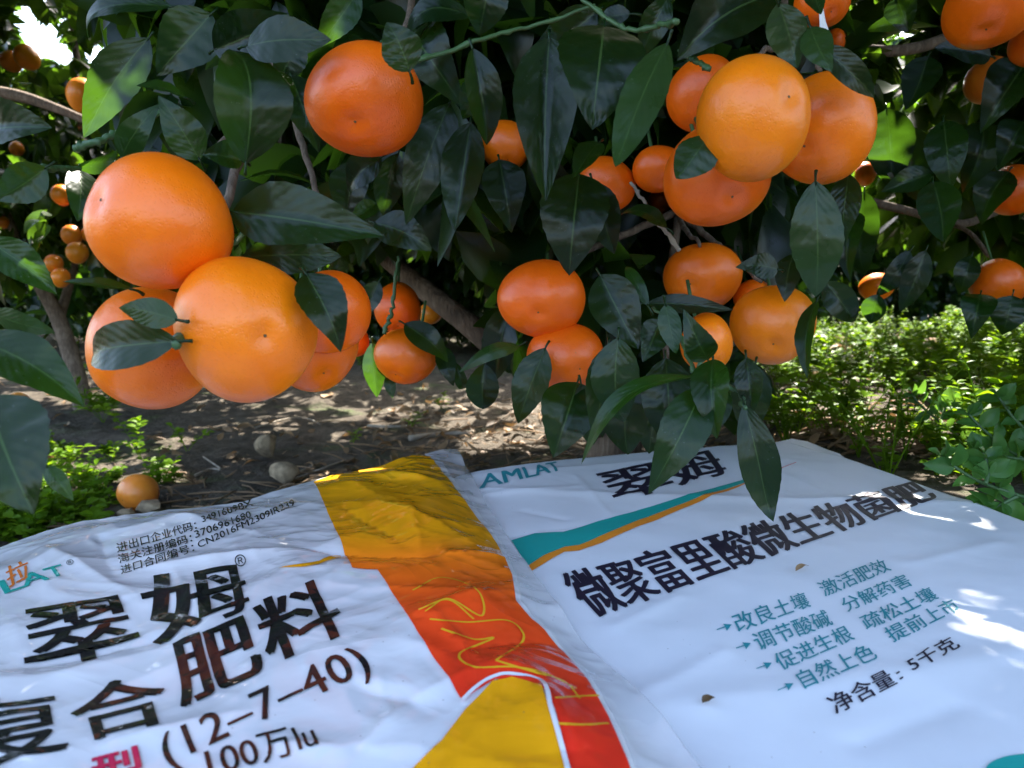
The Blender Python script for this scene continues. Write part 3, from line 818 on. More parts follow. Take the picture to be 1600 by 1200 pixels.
def mandarin(px, py, rx, ry, dia, style=None, col=(.88, .187, .0015), label='', group=None, lo=False, d=None, stem_up=None, hang=True):
    d = d if d else F * dia / (2 * math.sqrt(rx * ry))
    C = P(px, py, d); R = math.sqrt(rx * ry) * d / F
    if style is None: style = (px + rx * .1, py + ry * .8)
    sx, sy = (style[0] - px) / rx, (style[1] - py) / ry
    sz = math.sqrt(max(.02, 1 - sx * sx - sy * sy))
    down = RIGHT * sx - UP * sy - FWD * sz; down /= np.linalg.norm(down)
    ax = -down
    a = np.cross(ax, np.array([.31, .2, .93])); a /= np.linalg.norm(a); b = np.cross(ax, a)
    r = random.Random(int(px * 31 + py)); nl, na = (14, 20) if lo else (40, 56)
    th = np.linspace(0, math.pi, nl + 1); ph = np.arange(na) * 2 * math.pi / na
    TH, PH = np.meshgrid(th, ph, indexing='ij')
    ct = np.cos(TH)
    rad = 1 - .06 * ct ** 2 - .06 * np.exp(-(TH / .22) ** 2) + .03 * np.exp(-((TH - .5) / .25) ** 2) - .085 * np.exp(-((math.pi - TH) / .2) ** 2)
    rad = rad * (1 + .022 * np.sin(3 * PH + r.random() * 6) * np.sin(TH) + .026 * np.sin(2 * PH + r.random() * 6 + TH) * np.sin(TH) + .014 * np.cos(9 * PH) * np.exp(-((TH - .25) / .2) ** 2))
    lo_ = rad[..., None] * (np.sin(TH)[..., None] * (np.cos(PH)[..., None] * a + np.sin(PH)[..., None] * b) + ct[..., None] * ax)
    k = .995
    ex, ey = rx / math.sqrt(rx * ry) / k / math.hypot(1, (px - 800) / F), ry / math.sqrt(rx * ry) / k / math.hypot(1, (py - 600) / F)
    vv = lo_ @ np.stack([RIGHT, UP, FWD], 1); vv = vv * np.array([ex, ey, 1 / k]); v = (vv @ np.stack([RIGHT, UP, FWD], 0)) * R
    v = v.reshape(-1, 3); top, bot = v[:na].mean(0), v[-na:].mean(0)
    i = np.arange((nl - 1) * na).reshape(nl - 1, na); j = np.roll(i, -1, 1); nv = (nl - 1) * na
    q = np.stack([i[:-1], i[1:], j[1:], j[:-1]], -1).reshape(-1, 4)
    tri = np.concatenate([np.stack([np.full(na, nv), i[0], j[0]], -1), np.stack([np.full(na, nv + 1), j[-1], i[-1]], -1)])
    v = np.concatenate([v[na:-na], [top], [bot]])
    me = mesh_np('mandarin', v, [q, tri])
    if me.polygons[len(me.polygons) // 3].normal.dot(me.polygons[len(me.polygons) // 3].center) < 0: me.flip_normals()
    o = link('mandarin', me, M['peel']); o.location = C
    f = r.uniform(.92, 1.08); o.color = (min(1, col[0] * f), col[1] * r.uniform(.88, 1.12), col[2], 1)
    tag(o, label, 'mandarin', group)
    FRUIT.append((px, py, max(rx, ry), d))
    if not lo:
        nb = Buf(); dd = bot / np.linalg.norm(bot)
        u1 = np.cross(dd, [0, .1, 1.]); u1 /= np.linalg.norm(u1); u2 = np.cross(dd, u1)
        t = np.linspace(0, 2 * math.pi, 11)[:-1]; ring = bot + dd * .0004 + .022 * R * (np.cos(t)[:, None] * u1 + np.sin(t)[:, None] * u2)
        nb.add(np.concatenate([ring, [bot + dd * .0008]]), None, [(k_, (k_ + 1) % 10, 10) for k_ in range(10)])
        s = link('style_scar', nb.mesh('style_scar'), M['navel']); s.parent = o
        cb = Buf(); u1 = np.cross(ax, [.2, .1, 1.]); u1 /= np.linalg.norm(u1); u2 = np.cross(ax, u1)
        t = np.linspace(0, 2 * math.pi, 21)[:-1]; rr = np.where(np.arange(20) % 4 == 0, .16, .085) * R
        ring = top + ax * .002 + rr[:, None] * (np.cos(t)[:, None] * u1 + np.sin(t)[:, None] * u2) - ax * (rr * .1)[:, None] + ax * .002
        cb.add(np.concatenate([ring, [top + ax * .006]]), None, [(k_, (k_ + 1) % 20, 20) for k_ in range(20)])
        s = link('calyx', cb.mesh('calyx'), M['calyx']); s.parent = o
        if hang:
            sb = Buf(); tube(sb, spline([top + ax * .001, top + ax * .012 + np.array([0, .004, .004]), top + ax * .02 + np.array([0, .015, .022])], 7), .0015, 7)
            s = link('stalk', sb.mesh('stalk'), M['twig']); s.parent = o
    return o


NG, FG = 'mandarins hanging on the near tree', 'mandarins on the trees behind'
YO, RO = (.88, .205, .002), (.82, .137, .0015)
mandarin(252, 348, 118, 110, .075, (190, 330), label='big mandarin top of the cluster at left, dark leaf tip touching its right side', group=NG)
mandarin(386, 515, 111, 114, .0745, (452, 532), label='big mandarin in front of the left cluster, overlapping the one above it', group=NG)
mandarin(236, 546, 104, 97, .076, (150, 600), label='mandarin crossed by a dark leaf and a pale one, under the left cluster', group=NG)
mandarin(515, 488, 66, 66, .068, (540, 530), RO, label='mandarin behind a round dark leaf, right of the big front mandarin', group=NG, d=.47)
mandarin(490, 542, 72, 70, .07, (520, 590), RO, label='mandarin hanging lowest behind the right edge of the big front mandarin', group=NG, d=.50)
mandarin(550, 532, 27, 28, .05, None, RO, label='small mandarin half hidden behind the left cluster, above bare soil', group=NG, d=.78)
mandarin(570, 158, 95, 89, .073, (566, 222), (.82, .125, .002), label='mandarin alone among dark leaves, a folded leaf lying on its top', group=NG)
mandarin(635, 556, 51, 45, .066, (620, 590), RO, label='tilted mandarin with one bright backlit leaf at its left', group=NG, d=.72)
mandarin(622, 482, 36, 42, .062, None, RO, label='dark mandarin behind the tilted one and left of the brown limb', group=NG, d=.84)
mandarin(790, 228, 39, 42, .06, None, RO, label='mandarin peeping out left of a long hanging leaf', group=NG, d=.66)
mandarin(847, 467, 67, 63, .067, (838, 497), RO, label='upper mandarin of the stacked pair in the middle', group=NG)
mandarin(883, 559, 59, 56, .066, (905, 580), RO, label='lower mandarin of the stacked pair in the middle', group=NG, d=.60)
mandarin(1176, 185, 92, 98, .073, (1210, 180), YO, label='yellow orange mandarin front of the top right cluster, dimple facing out', group=NG, d=.425)
mandarin(1284, 202, 82, 91, .072, (1230, 250), YO, label='scuffed mandarin at the right side of the top right cluster', group=NG)
mandarin(1120, 275, 83, 83, .073, (1130, 330), (.88, .150, .002), label='mandarin hanging below the front one of the top right cluster', group=NG)
mandarin(1098, 148, 56, 62, .066, None, RO, label='mandarin in shade behind the left of the top right cluster', group=NG, d=.56)
mandarin(1030, 264, 42, 38, .062, None, RO, label='mandarin half covered by a long olive leaf, left of the top right cluster', group=NG, d=.60)
mandarin(946, 290, 46, 46, .062, None, RO, label='mandarin showing as a slanted orange strip behind the long olive leaf', group=NG, d=.62)
mandarin(1032, 314, 20, 20, .05, None, RO, label='tiny visible mandarin beside the pale bare twig', group=NG, d=.9)
mandarin(1097, 433, 62, 55, .066, (1064, 452), (.84, .155, .002), label='upper mandarin of the lower right cluster, dark leaf below it', group=NG)
mandarin(1207, 507, 66, 64, .068, (1190, 545), YO, label='round mandarin at the right of the lower right cluster', group=NG)
mandarin(1104, 536, 42, 47, .06, (1110, 570), YO, label='small mandarin behind a light green leaf in the lower right cluster', group=NG, d=.56)
mandarin(1176, 464, 30, 28, .05, None, RO, label='mandarin squeezed between the two larger ones of the lower right cluster', group=NG, d=.66)
mandarin(1285, 2, 45, 45, .065, None, RO, label='mandarin behind the white string at the top edge', group=NG, d=.52)
mandarin(1303, 66, 18, 22, .05, None, RO, label='mandarin sliver behind leaves just under the white string', group=NG, d=.8)
SG = 'mandarins hanging on the right tree'
mandarin(1548, 8, 77, 71, .074, (1520, 70), RO, label='large mandarin in the top right corner', group=SG, d=.54)
mandarin(1618, 66, 44, 40, .066, None, RO, label='mandarin cut by the frame under the large top right one', group=SG, d=.58)
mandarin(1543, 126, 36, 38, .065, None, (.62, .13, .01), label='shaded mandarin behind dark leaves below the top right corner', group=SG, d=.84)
mandarin(1584, 298, 44, 41, .067, None, RO, label='mandarin with a dark leaf across it at the right edge', group=SG, d=.86)
mandarin(1560, 443, 47, 39, .067, (1556, 478), RO, label='mandarin above two hanging leaves, low at the right edge', group=SG, d=.80)
mandarin(1352, 272, 17, 20, .06, None, YO, label='small sunlit mandarin right of the scuffed one', group=FG, lo=True, d=1.9)
mandarin(1370, 448, 29, 22, .062, None, YO, label='mandarin behind a leaf tip above the sunlit weeds', group=FG, lo=True, d=1.3)
for px, py, r_, d_, lb in [(17, 96, 18, 1.9, 'left one of the touching pair under the sky gap'), (42, 90, 21, 1.86, 'right one of the touching pair under the sky gap'), (131, 150, 29, 1.35, 'mandarin above the grey branch near the sky gap'),
                           (96, 305, 17, 1.95, 'mandarin alone left of a hanging dark leaf'), (121, 395, 18, 1.9, 'lowest full mandarin of the small bunch at left'), (112, 368, 17, 1.95, 'upper mandarin of the small bunch at left'),
                           (84, 412, 15, 2.0, 'mandarin left below the small bunch'), (95, 434, 16, 1.98, 'bottom mandarin peeping under the small bunch'), (6, 348, 10, 2.3, 'tiny mandarin at the left edge'), (26, 232, 12, 2.3, 'tiny mandarin behind the bluish leaf at left'),
                           (138, 366, 12, 1.97, 'mandarin hidden behind the big left mandarin'), (672, 490, 18, 1.3, 'mandarin just under the brown limb')]:
    mandarin(px, py, r_, r_, .06, None, (.80, .24, .012), label=(lb if 'mandarin' in lb else 'mandarin, ' + lb), group=FG, lo=True, d=d_)
p = gpt(216, 794); dd = (p - CAM) @ FWD
mandarin(216, 770, 34, 30, .07, (200, 780), (.82, .27, .03), label='fallen bruised mandarin lying in the weeds by two stones', hang=False, d=dd - .01)
p = gpt(30, 641); dd = (p - CAM) @ FWD
mandarin(29, 628, 18, 15, .07, (20, 630), (.80, .26, .02), label='fallen mandarin on sunlit soil at the far left', hang=False, lo=True, d=dd - .01)

# ------------------------------------------------------------------ trees
SKYHOLES = [(66, 66, 25), (36, 44, 12), (98, 88, 12), (40, 20, 9), (38, 100, 10), (100, 92, 9), (150, 88, 10), (168, 82, 9)]
SPOTS = []   # places where a fleck of sun comes through: (point, radius at the leaf)
for px, py, r_ in [(1500, 985, .0035), (1562, 962, .0022), (1526, 1062, .004), (1600, 1003, .003), (1488, 784, .005), (1520, 1142, .003), (1507, 905, .002), (440, 884, .004), (424, 912, .005), (404, 945, .005), (386, 985, .004), (368, 1025, .003), (120, 1010, .003)]:
    SPOTS.append((hit(np.array([px]), np.array([py]), hR)[0], r_))
for px, py, r_ in [(800, 680, .06), (840, 650, .05), (720, 655, .035), (760, 690, .06), (270, 690, .02), (180, 590, .06), (120, 625, .05), (30, 625, .06), (95, 735, .04), (50, 775, .03), (190, 720, .04), (140, 760, .025), (255, 745, .03),
                   (1290, 520, .11), (1340, 540, .10), (1400, 500, .12), (1450, 520, .08), (1390, 600, .06), (1430, 650, .055), (1260, 610, .05), (1480, 690, .035), (1350, 690, .03), (1235, 560, .06), (1500, 560, .07), (1320, 470, .12), (1420, 680, .045), (1300, 590, .05), (1360, 620, .05), (1540, 600, .05), (1580, 560, .06), (1250, 670, .04)]:
    SPOTS.append((gpt(px, py), r_ * (.85 if px > 1200 else 1)))


for px, py, d_, r_ in [(525, 30, .5, .012), (30, 415, .44, .014), (10, 400, .44, .010), (588, 580, .73, .02), (150, 60, 1.4, .12), (90, 130, 1.6, .10), (110, 200, 1.6, .06), (140, 30, 1.5, .10),
                      (1400, 60, 1.1, .05), (1440, 120, 1.1, .03), (1330, 60, .9, .03), (640, 430, 1.2, .05), (760, 450, 1.3, .05), (1360, 400, 1.3, .08), (1480, 400, 1.4, .06), (60, 260, 1.8, .10), (70, 330, 1.9, .08)]:
    SPOTS.append((P(px, py, d_), r_))


def keep(c, size, dmin, lower=None, trees_clear=True):
    px, py, d = project(c)
    pad = size * F / np.maximum(d, .05)
    infr = (d > .02) & (px > -pad - 60) & (px < W + pad + 60) & (py > -pad - 60) & (py < H + pad + 60)
    ok = ~(infr & (d < dmin))
    if lower is not None:
        lim = np.interp(px, lower[0], lower[1])
        ok &= ~(infr & (py > lim - .45 * pad))
    for x, y, r in SKYHOLES:
        ok &= ~((d > .02) & (np.hypot(px - x, py - y) < r + .3 * pad))
    for x, y, r, fd in FRUIT:
        ok &= ~((d > .02) & (d < fd + .01) & (np.hypot(px - x, py - y) < r * .95 + .38 * pad))
    for s, r in SPOTS:
        if r < .0065: continue
        q = c - s; t = q @ SUN_DIR
        ok &= ~((t > 0) & (np.linalg.norm(q - t[:, None] * SUN_DIR, axis=1) < r + size * .34))
    # open air round the camera
    ok &= np.linalg.norm(c - CAM, axis=1) > .42
    return ok


def scatter(name, centers, axes, parent, size, dmin, lower, mat, grid, light=(0, .6), per=(5, 9)):
    """leaf sprays: leaves set round short twig ends"""
    n = len(centers); C, A = [], []
    cnt = RNG.integers(per[0], per[1], n)
    idx = np.repeat(np.arange(n), cnt); m = len(idx)
    along = RNG.uniform(-.06, .02, m)
    dirs = axes[idx] * .75 + RNG.normal(0, .62, (m, 3)); dirs[:, 2] -= .35
    dirs /= np.linalg.norm(dirs, axis=1)[:, None]
    base = centers[idx] + axes[idx] * along[:, None] + RNG.normal(0, .008, (m, 3))
    ln = size * RNG.uniform(.65, 1.2, m)
    mid = base + dirs * (ln / 2)[:, None]
    ok = keep(mid, size, dmin, lower)
    base, dirs, ln = base[ok], dirs[ok], ln[ok]; m = len(ln)
    nrm = np.array([0, -.35, .75]) + RNG.normal(0, .55, (m, 3))
    nrm -= dirs * np.sum(nrm * dirs, 1)[:, None]; nrm /= np.linalg.norm(nrm, axis=1)[:, None]
    S = np.cross(dirs, nrm)
    gT, gS, gP, gQ = grid; k = len(gT)
    hw = ln * RNG.uniform(.19, .26, m); bend = RNG.uniform(-.02, .16, m) * ln; fold = RNG.uniform(.1, .5, m)
    clear = np.ones(m, bool)
    for s_, r_ in SPOTS:
        if r_ > .0065: continue
        den = nrm @ SUN_DIR; den = np.where(np.abs(den) < 1e-4, 1e-4, den); tt = np.sum((base - s_) * nrm, 1) / den
        pq = s_ + tt[:, None] * SUN_DIR - base; al = np.sum(pq * dirs, 1) / ln
        clear &= ~((tt > 0) & (al > -.02) & (al < 1.02) & (np.abs(np.sum(pq * S, 1)) < hw * np.sqrt(np.clip(1.0 - (2 * al - 1) ** 2, 0, 1)) + r_))
    base, dirs, ln, nrm, S, hw, bend, fold = (a_[clear] for a_ in (base, dirs, ln, nrm, S, hw, bend, fold)); m = len(ln)
    x = gS[None] * gP[None] * hw[:, None]
    z = np.abs(gS)[None] * gP[None] * (hw * fold)[:, None] + np.sin(gT * math.pi)[None] * bend[:, None]
    v = base[:, None] + (gT[None] * ln[:, None])[..., None] * dirs[:, None] + x[..., None] * S[:, None] + z[..., None] * nrm[:, None]
    q = (gQ[None] + (np.arange(m) * k)[:, None, None]).reshape(-1, 4)
    uv = np.tile(np.stack([.5 + .5 * gS, gT], 1), (m, 1))
    tint = np.repeat(np.clip(RNG.beta(1.4, 2.6, m) * (light[1] - light[0]) * 1.5 + light[0], 0, 1), k)
    o = link(name, mesh_np(name, v.reshape(-1, 3), q, uv, tint), mat, parent); o['kind'] = 'stuff'
    return o, base[:: max(1, m // 900)]


def crown_points(n, c, rad, shell=.45, zmin=.3):
    d = RNG.normal(0, 1, (n * 2, 3)); d /= np.linalg.norm(d, axis=1)[:, None]
    r = RNG.uniform(shell ** 3, 1, n * 2) ** (1 / 3)
    p = np.asarray(c) + d * r[:, None] * np.asarray(rad) * (1 + .22 * np.sin(d[:, :1] * 5 + d[:, 1:2] * 4 + d[:, 2:] * 6))
    lump = fbm(p[:, 0] * 2.2 + p[:, 2] * 1.7, p[:, 1] * 2.2 - p[:, 2] * 1.3, 61, 2)
    ok = (p[:, 2] > zmin) & (lump > -.28)
    return p[ok][:n], d[ok][:n]


def tree_wood(t, base, fork, tips, r0, name_trunk='trunk'):
    b = Buf(); tube(b, spline([base - np.array([0, 0, .05]), base * .5 + fork * .5 + np.array([.02, -.02, 0]), fork], 9), np.linspace(r0 * 1.15, r0 * .8, 9), 12)
    link('trunk', b.mesh('trunk'), M['bark'], t)
    for tp in tips:
        b = Buf(); mid = fork * .5 + tp * .5 + np.array([0, 0, .06]); tube(b, spline([fork, mid, tp], 10), np.linspace(r0 * .62, r0 * .16, 10), 9)
        link('branch', b.mesh('branch'), M['bark'], t)


G20 = (QT, QS, QP, QQ)
# the near tree
TB = np.array([.16, 1.25, float(ground_z(.16, 1.25))])
near = empty('mandarin_tree', tuple(TB))
tag(near, 'big near mandarin tree whose drooping boughs of dark leaves hang over both bags', 'tree', 'mandarin trees of the orchard')
tree_wood(near, TB, TB + np.array([0, 0, .42]), [np.array(p_) for p_ in [(-.7, 1.2, 1.2), (.9, 1.3, 1.3), (.2, 1.9, 1.6), (.1, .85, 1.3), (-.3, 1.6, 1.9), (.5, 1.1, 2.0)]], .045)
b = Buf(); tube(b, spline([P(605, 405, 1.05), P(660, 450, 1.0), P(730, 505, .98), P(800, 560, 1.0), P(880, 600, 1.08), TB + np.array([0, 0, .12])], 26), np.linspace(.0125, .020, 26), 12)
link('branch', b.mesh('branch'), M['bark'], near)
for pts, rad, mt in [([(636, 98, .44), (700, 80, .45), (770, 55, .46), (830, 42, .47), (930, 8, .47)], .0014, 'twig'), ([(1058, 34, .40), (1030, 40, .42), (985, 48, .44), (950, 30, .45), (905, -6, .46)], .0015, 'twig'),
                     ([(1062, 392, .56), (1020, 335, .56), (985, 285, .56)], .0015, 'greytwig'), ([(115, 232, .47), (150, 222, .47), (185, 205, .48), (260, 170, .5)], .0022, 'twig'), ([(600, 522, .7), (612, 480, .7), (622, 400, .7)], .0018, 'twig'),
                     ([(1110, 108, .46), (1080, 92, .47), (1060, 80, .48)], .0015, 'twig'), ([(1100, 560, .47), (1085, 580, .47), (1060, 520, .5), (1020, 480, .52)], .0014, 'twig'), ([(60, 262, .44), (90, 264, .46), (125, 262, .48)], .0018, 'twig'),
                     ([(1165, 640, .52), (1150, 610, .53), (1100, 585, .53)], .0018, 'twig'), ([(276, 540, .345), (300, 470, .40), (340, 300, .46)], .002, 'twig')]:
    tp = spline([P(*q) for q in pts], 26); tp[1:-1] += RNG.normal(0, .0006, (24, 3)); rr_ = rad * np.linspace(1.15, .8, 26) * (1 + .45 * (np.arange(26) % 6 == 3))
    b = Buf(); tube(b, tp, rr_, 7); link('twig', b.mesh('twig'), M[mt], near)
for pts in [[np.array([-.35, 1.0, .85]), P(430, 90, .62), P(345, 225, .45)], [P(430, 90, .62), P(330, 380, .47), P(300, 450, .43)], [P(430, 90, .62), P(520, 380, .52)], [np.array([-.1, 1.0, .9]), P(640, 20, .6), P(590, 90, .475)],
            [np.array([.3, 1.0, .9]), P(1230, 20, .6), P(1170, 95, .47)], [P(1230, 20, .6), P(1280, 110, .52)], [np.array([.2, 1.0, .6]), P(1060, 330, .72), P(1095, 385, .63)], [P(1060, 330, .72), P(1190, 440, .63)], [P(1060, 330, .72), P(900, 400, .66), P(860, 420, .63)], [P(1060, 330, .72), P(1040, 560, .66), P(1120, 600, .56)]]:
    b = Buf(); tube(b, spline(pts, 20) + RNG.normal(0, .0006, (20, 3)), np.linspace(.0042, .0015, 20), 8); link('branch', b.mesh('branch'), M['bark'], near)
for x0, y0, x1, y1, w_, d_, kw in NEAR:
    hero_leaf(near, x0, y0, x1, y1, w_, d_, **kw)
LOWN = ([-400, -60, 60, 140, 185, 240, 330, 420, 560, 640, 700, 770, 830, 900, 1000, 1150, 1195, 1225, 1260, 1345, 1420, 1700],
        [-90, -70, -40, 40, 260, 380, 430, 440, 440, 420, 420, 500, 640, 700, 700, 690, 560, 400, 350, 330, 60, -50])
cpn, can = crown_points(6500, (.12, 1.35, 1.22), (1.45, 1.15, 1.2), .5, .3)
SHADE_SPRAYS = []  # extra sprays added up the sun's path to shade bags, fruit, soil and leaves
for px, py in [(x, y) for x in range(-80, 1761, 120) for y in (780, 880, 990, 1110, 1250)]:
    for e in range(2):
        g = hit(np.array([px + RNG.uniform(-50, 50)]), np.array([py + RNG.uniform(-40, 40)]), lambda a, b: np.full_like(a, BAGZ))[0]
        SHADE_SPRAYS.append(g + SUN_DIR * RNG.uniform(.75, 1.7))
for x, y, r, fd in FRUIT[:34]:
    for e in range(4):
        SHADE_SPRAYS.append(P(x + RNG.uniform(-r, r), y + RNG.uniform(-r, r), fd) + SUN_DIR * RNG.uniform(.55, 1.5))
for e in range(420):
    SHADE_SPRAYS.append(gpt(RNG.uniform(60, 800), RNG.uniform(560, 740)) + SUN_DIR * RNG.uniform(.9, 1.9))
for e in range(8): SHADE_SPRAYS.append(P(185 + RNG.uniform(-35, 35), 140 + RNG.uniform(-40, 40), .5) + SUN_DIR * RNG.uniform(.6, 1.6))
for x0, y0, x1, y1, w_, d_, kw in NEAR:
    if kw.get('tint', 0) != 1: SHADE_SPRAYS.append(P((x0 + x1) / 2, (y0 + y1) / 2, d_) + SUN_DIR * RNG.uniform(.7, 1.6))
SHADE_SPRAYS = np.array(SHADE_SPRAYS)
cpn = np.concatenate([cpn, SHADE_SPRAYS]); can = np.concatenate([can, np.tile(np.array([0, -.2, -.3]), (len(SHADE_SPRAYS), 1)) + RNG.normal(0, .4, SHADE_SPRAYS.shape)])
scatter('foliage', cpn, can, near, .095, .80, LOWN, M['farleaf'], G20, (0, .45))  # crown leaves together with the sprays added for shade
# inner dark sprays right behind the modelled leaves
n_ = 520
q_ = np.stack([RNG.uniform(150, 1380, n_), RNG.uniform(-160, 690, n_), RNG.uniform(.62, 1.05, n_)], 1)
pp_ = np.array([P(*q) for q in q_]); aa_ = np.tile(np.array([0, -.35, -.75]), (n_, 1)) + RNG.normal(0, .3, (n_, 3))
scatter('inner_foliage', pp_, aa_, near, .09, .60, LOWN, M['farleaf'], G20, (0, .3))

# the tree on the right
RTB = gpt(1494, 512); RTB = np.array([RTB[0], RTB[1], float(ground_z(RTB[0], RTB[1]))])
rt = empty('mandarin_tree', tuple(RTB))
tag(rt, 'mandarin tree at right with a thin grey trunk rising from green weeds', 'tree', 'mandarin trees of the orchard')
cr = np.array([1.25, 1.75, 1.15])
tree_wood(rt, RTB, RTB + np.array([-.05, -.2, .5]), [np.array(p_) for p_ in [(.75, 1.3, 1.0), (1.7, 1.6, 1.3), (1.2, 1.2, 1.6), (1.4, 2.3, 1.8)]], .035)
for pts, rad in [([(1340, 310, 1.0), (1420, 330, 1.02), (1500, 350, 1.1), (1560, 330, 1.2)], .006), ([(1290, 70, .9), (1380, 80, .9), (1450, 70, .92), (1520, 40, 1.0)], .007), ([(1545, 400, .95), (1510, 360, 1.0), (1450, 340, 1.05)], .003)]:
    b = Buf(); tube(b, spline([P(*q) for q in pts], 14), rad, 8); link('branch', b.mesh('branch'), M['bark'], rt)
for x0, y0, x1, y1, w_, d_, kw in SIDE:
    hero_leaf(rt, x0, y0, x1, y1, w_, d_, **kw)
LOWR = ([-100, 1330, 1360, 1420, 1480, 1540, 1600, 1800], [-200, 60, 400, 420, 440, 420, 440, 470])
c2, a2 = crown_points(3000, cr, (1.0, .95, 1.0), .45, .42)
scatter('foliage', c2, a2, rt, .09, .95, LOWR, M['farleaf'], G20, (0, .45))

# the tree on the left behind
LTB = gpt(134, 640); LTB[2] = float(ground_z(LTB[0], LTB[1]))
lt = empty('mandarin_tree', tuple(LTB))
tag(lt, 'mandarin tree at left with a leaning brown trunk and small fruit', 'tree', 'mandarin trees of the orchard')
dl = float((LTB - CAM) @ FWD)
b = Buf(); tube(b, spline([LTB - np.array([0, 0, .05]), P(118, 580, dl), P(92, 500, dl), P(60, 440, dl * .98), P(30, 380, dl)], 16), np.linspace(.030, .016, 16), 12)
link('trunk', b.mesh('trunk'), M['bark'], lt)
for pts, rad in [([(92, 500, dl), (120, 400, dl * 1.05), (140, 300, dl * 1.1)], .016), ([(-40, 140, 1.5), (30, 150, 1.5), (90, 170, 1.48), (150, 195, 1.46)], .014), ([(130, 200, 2.0), (122, 110, 2.1), (110, 20, 2.2)], .014), ([(30, 380, dl), (-20, 250, dl), (0, 120, dl * .9)], .014)]:
    b = Buf(); tube(b, spline([P(*q) for q in pts], 14), np.linspace(rad, rad * .5, 14), 8); link('branch', b.mesh('branch'), M['bark'], lt)
LOWL = ([-300, -20, 60, 140, 200, 400, 900], [600, 580, 560, 520, 470, 430, 420])
c3, a3 = crown_points(2900, (LTB[0] - .25, LTB[1] + .1, 1.05), (1.0, .85, .85), .35, .42)
scatter('foliage', c3, a3, lt, .085, 1.4, LOWL, M['farleaf'], G20, (0, .8))

# further trees of the orchard
FAR = [(-3.9, 4.9, 1.15, 'dark tree beyond the left tree, outermost at left'), (-2.6, 4.7, 1.1, 'dark tree beyond the sky gap at far left'), (-1.25, 4.5, 1.1, 'backlit tree between the left cluster and the left trunk'), (-.15, 4.6, 1.1, 'backlit tree seen under the boughs left of the brown limb'), (.95, 4.5, 1.1, 'backlit tree beyond the brown limb in the middle'),
       (2.2, 5.2, 1.1, 'sunlit tree beyond the weeds at right'), (3.5, 4.9, 1.15, 'sunlit tree beyond the right trunk'), (-3.2, 7.4, 1.4, 'farthest tree at left, almost hidden by leaves'), (-1.2, 7.6, 1.4, 'farthest tree left of the middle, seen through small gaps'), (.6, 7.4, 1.4, 'farthest tree near the middle, seen through gaps'), (2.3, 7.2, 1.35, 'sunlit tree far beyond the weeds at right'), (4.6, 7.0, 1.4, 'tall tree behind the right tree')]
for x_, y_, s_, lb in FAR:
    b0 = np.array([x_, y_, float(ground_z(x_, y_))])
    t = empty('mandarin_tree', tuple(b0)); tag(t, lb, 'tree', 'mandarin trees of the orchard')
    tree_wood(t, b0, b0 + np.array([.05, 0, .5]), [b0 + np.array(q) * s_ for q in [(-.5, 0, 1.1), (.5, .1, 1.2), (0, -.4, 1.3)]], .05)
    c4, a4 = crown_points(2200, b0 + np.array([0, 0, .82 * s_]), (1.05 * s_, .95 * s_, .95 * s_), .4, .10)
    scatter('foliage', c4, a4, t, .1, 2.0, None, M['farleaf'], G20, (.1, 1.0))

# ------------------------------------------------------------------ white string
b = Buf()
for k, (dx, e) in enumerate([(0, 62), (4, 66), (-3, 58), (7, 64)]):
    tube(b, spline([P(1279, -30, .43), P(1281 + dx * .2, 0, .43), P(1284 + dx * .4, 30, .43), P(1286 + dx, 50, .428), P(1287 + dx * 1.4, e, .43)], 14), .0009, 6)
tag(link('string', b.mesh('string'), M['string']), 'short white knotted string hanging in front of a mandarin at top', 'string')

# ------------------------------------------------------------------ ground clutter
def ground_leaves(n, cx, cy, sx, sy, size, buf, tint=(0, 1), lift=.004):
    x = RNG.normal(cx, sx, n); y = RNG.normal(cy, sy, n); z = ground_z(x, y)
    for k in range(n):
        if y[k] < .93: continue
        a = RNG.uniform(0, 6.28); L = np.array([math.cos(a), math.sin(a), RNG.normal(0, .25)]); ln = size * RNG.uniform(.4, 1.1)
        B = np.array([x[k], y[k], z[k] + lift + RNG.uniform(0, .012)])
        nn = np.array([RNG.normal(0, .45), RNG.normal(0, .45), 1.0])
        one_leaf(B, B + L * ln, ln * RNG.uniform(.25, .5), nn, RNG.uniform(-.2, .3), RNG.uniform(-.3, .9), RNG.uniform(-.3, .3), seed=int(RNG.integers(1e6)), grid=G20, buf=buf, tint=RNG.uniform(*tint))


b = Buf()
ground_leaves(380, .12, 1.75, .33, .33, .045, b, (0, .8))
ground_leaves(160, -.05, 1.45, .3, .2, .035, b, (0, .7))
ground_leaves(520, 1.25, 2.7, .5, .6, .07, b, (.5, 1))
ground_leaves(160, .62, 1.15, .3, .16, .05, b, (0, .8))
ground_leaves(120, -.8, 1.6, .5, .4, .05, b, (0, .8))
ground_leaves(200, -2.2, 3.0, .8, .7, .08, b, (.3, 1))
for k in range(1300):
    c = [(.12, 1.7, .30, .30), (-.25, 1.2, .22, .12), (1.2, 2.6, .6, .6), (.55, 1.05, .25, .1)][k % 4]
    x_, y_ = RNG.normal(c[0], c[2]), RNG.normal(c[1], c[3])
    if y_ < .93: continue
    a = RNG.uniform(0, 6.28); ln = RNG.uniform(.03, .13); z_ = float(ground_z(x_, y_))
    p0 = np.array([x_, y_, z_ + .004]); p2 = p0 + np.array([math.cos(a), math.sin(a), 0]) * ln; p2[2] = float(ground_z(p2[0], p2[1])) + RNG.uniform(.002, .015)
    tube(b, [p0, (p0 + p2) / 2 + np.array([RNG.normal(0, .006), RNG.normal(0, .006), .004]), p2], RNG.uniform(.0006, .0022), 5, tint=RNG.uniform(.2, 1))
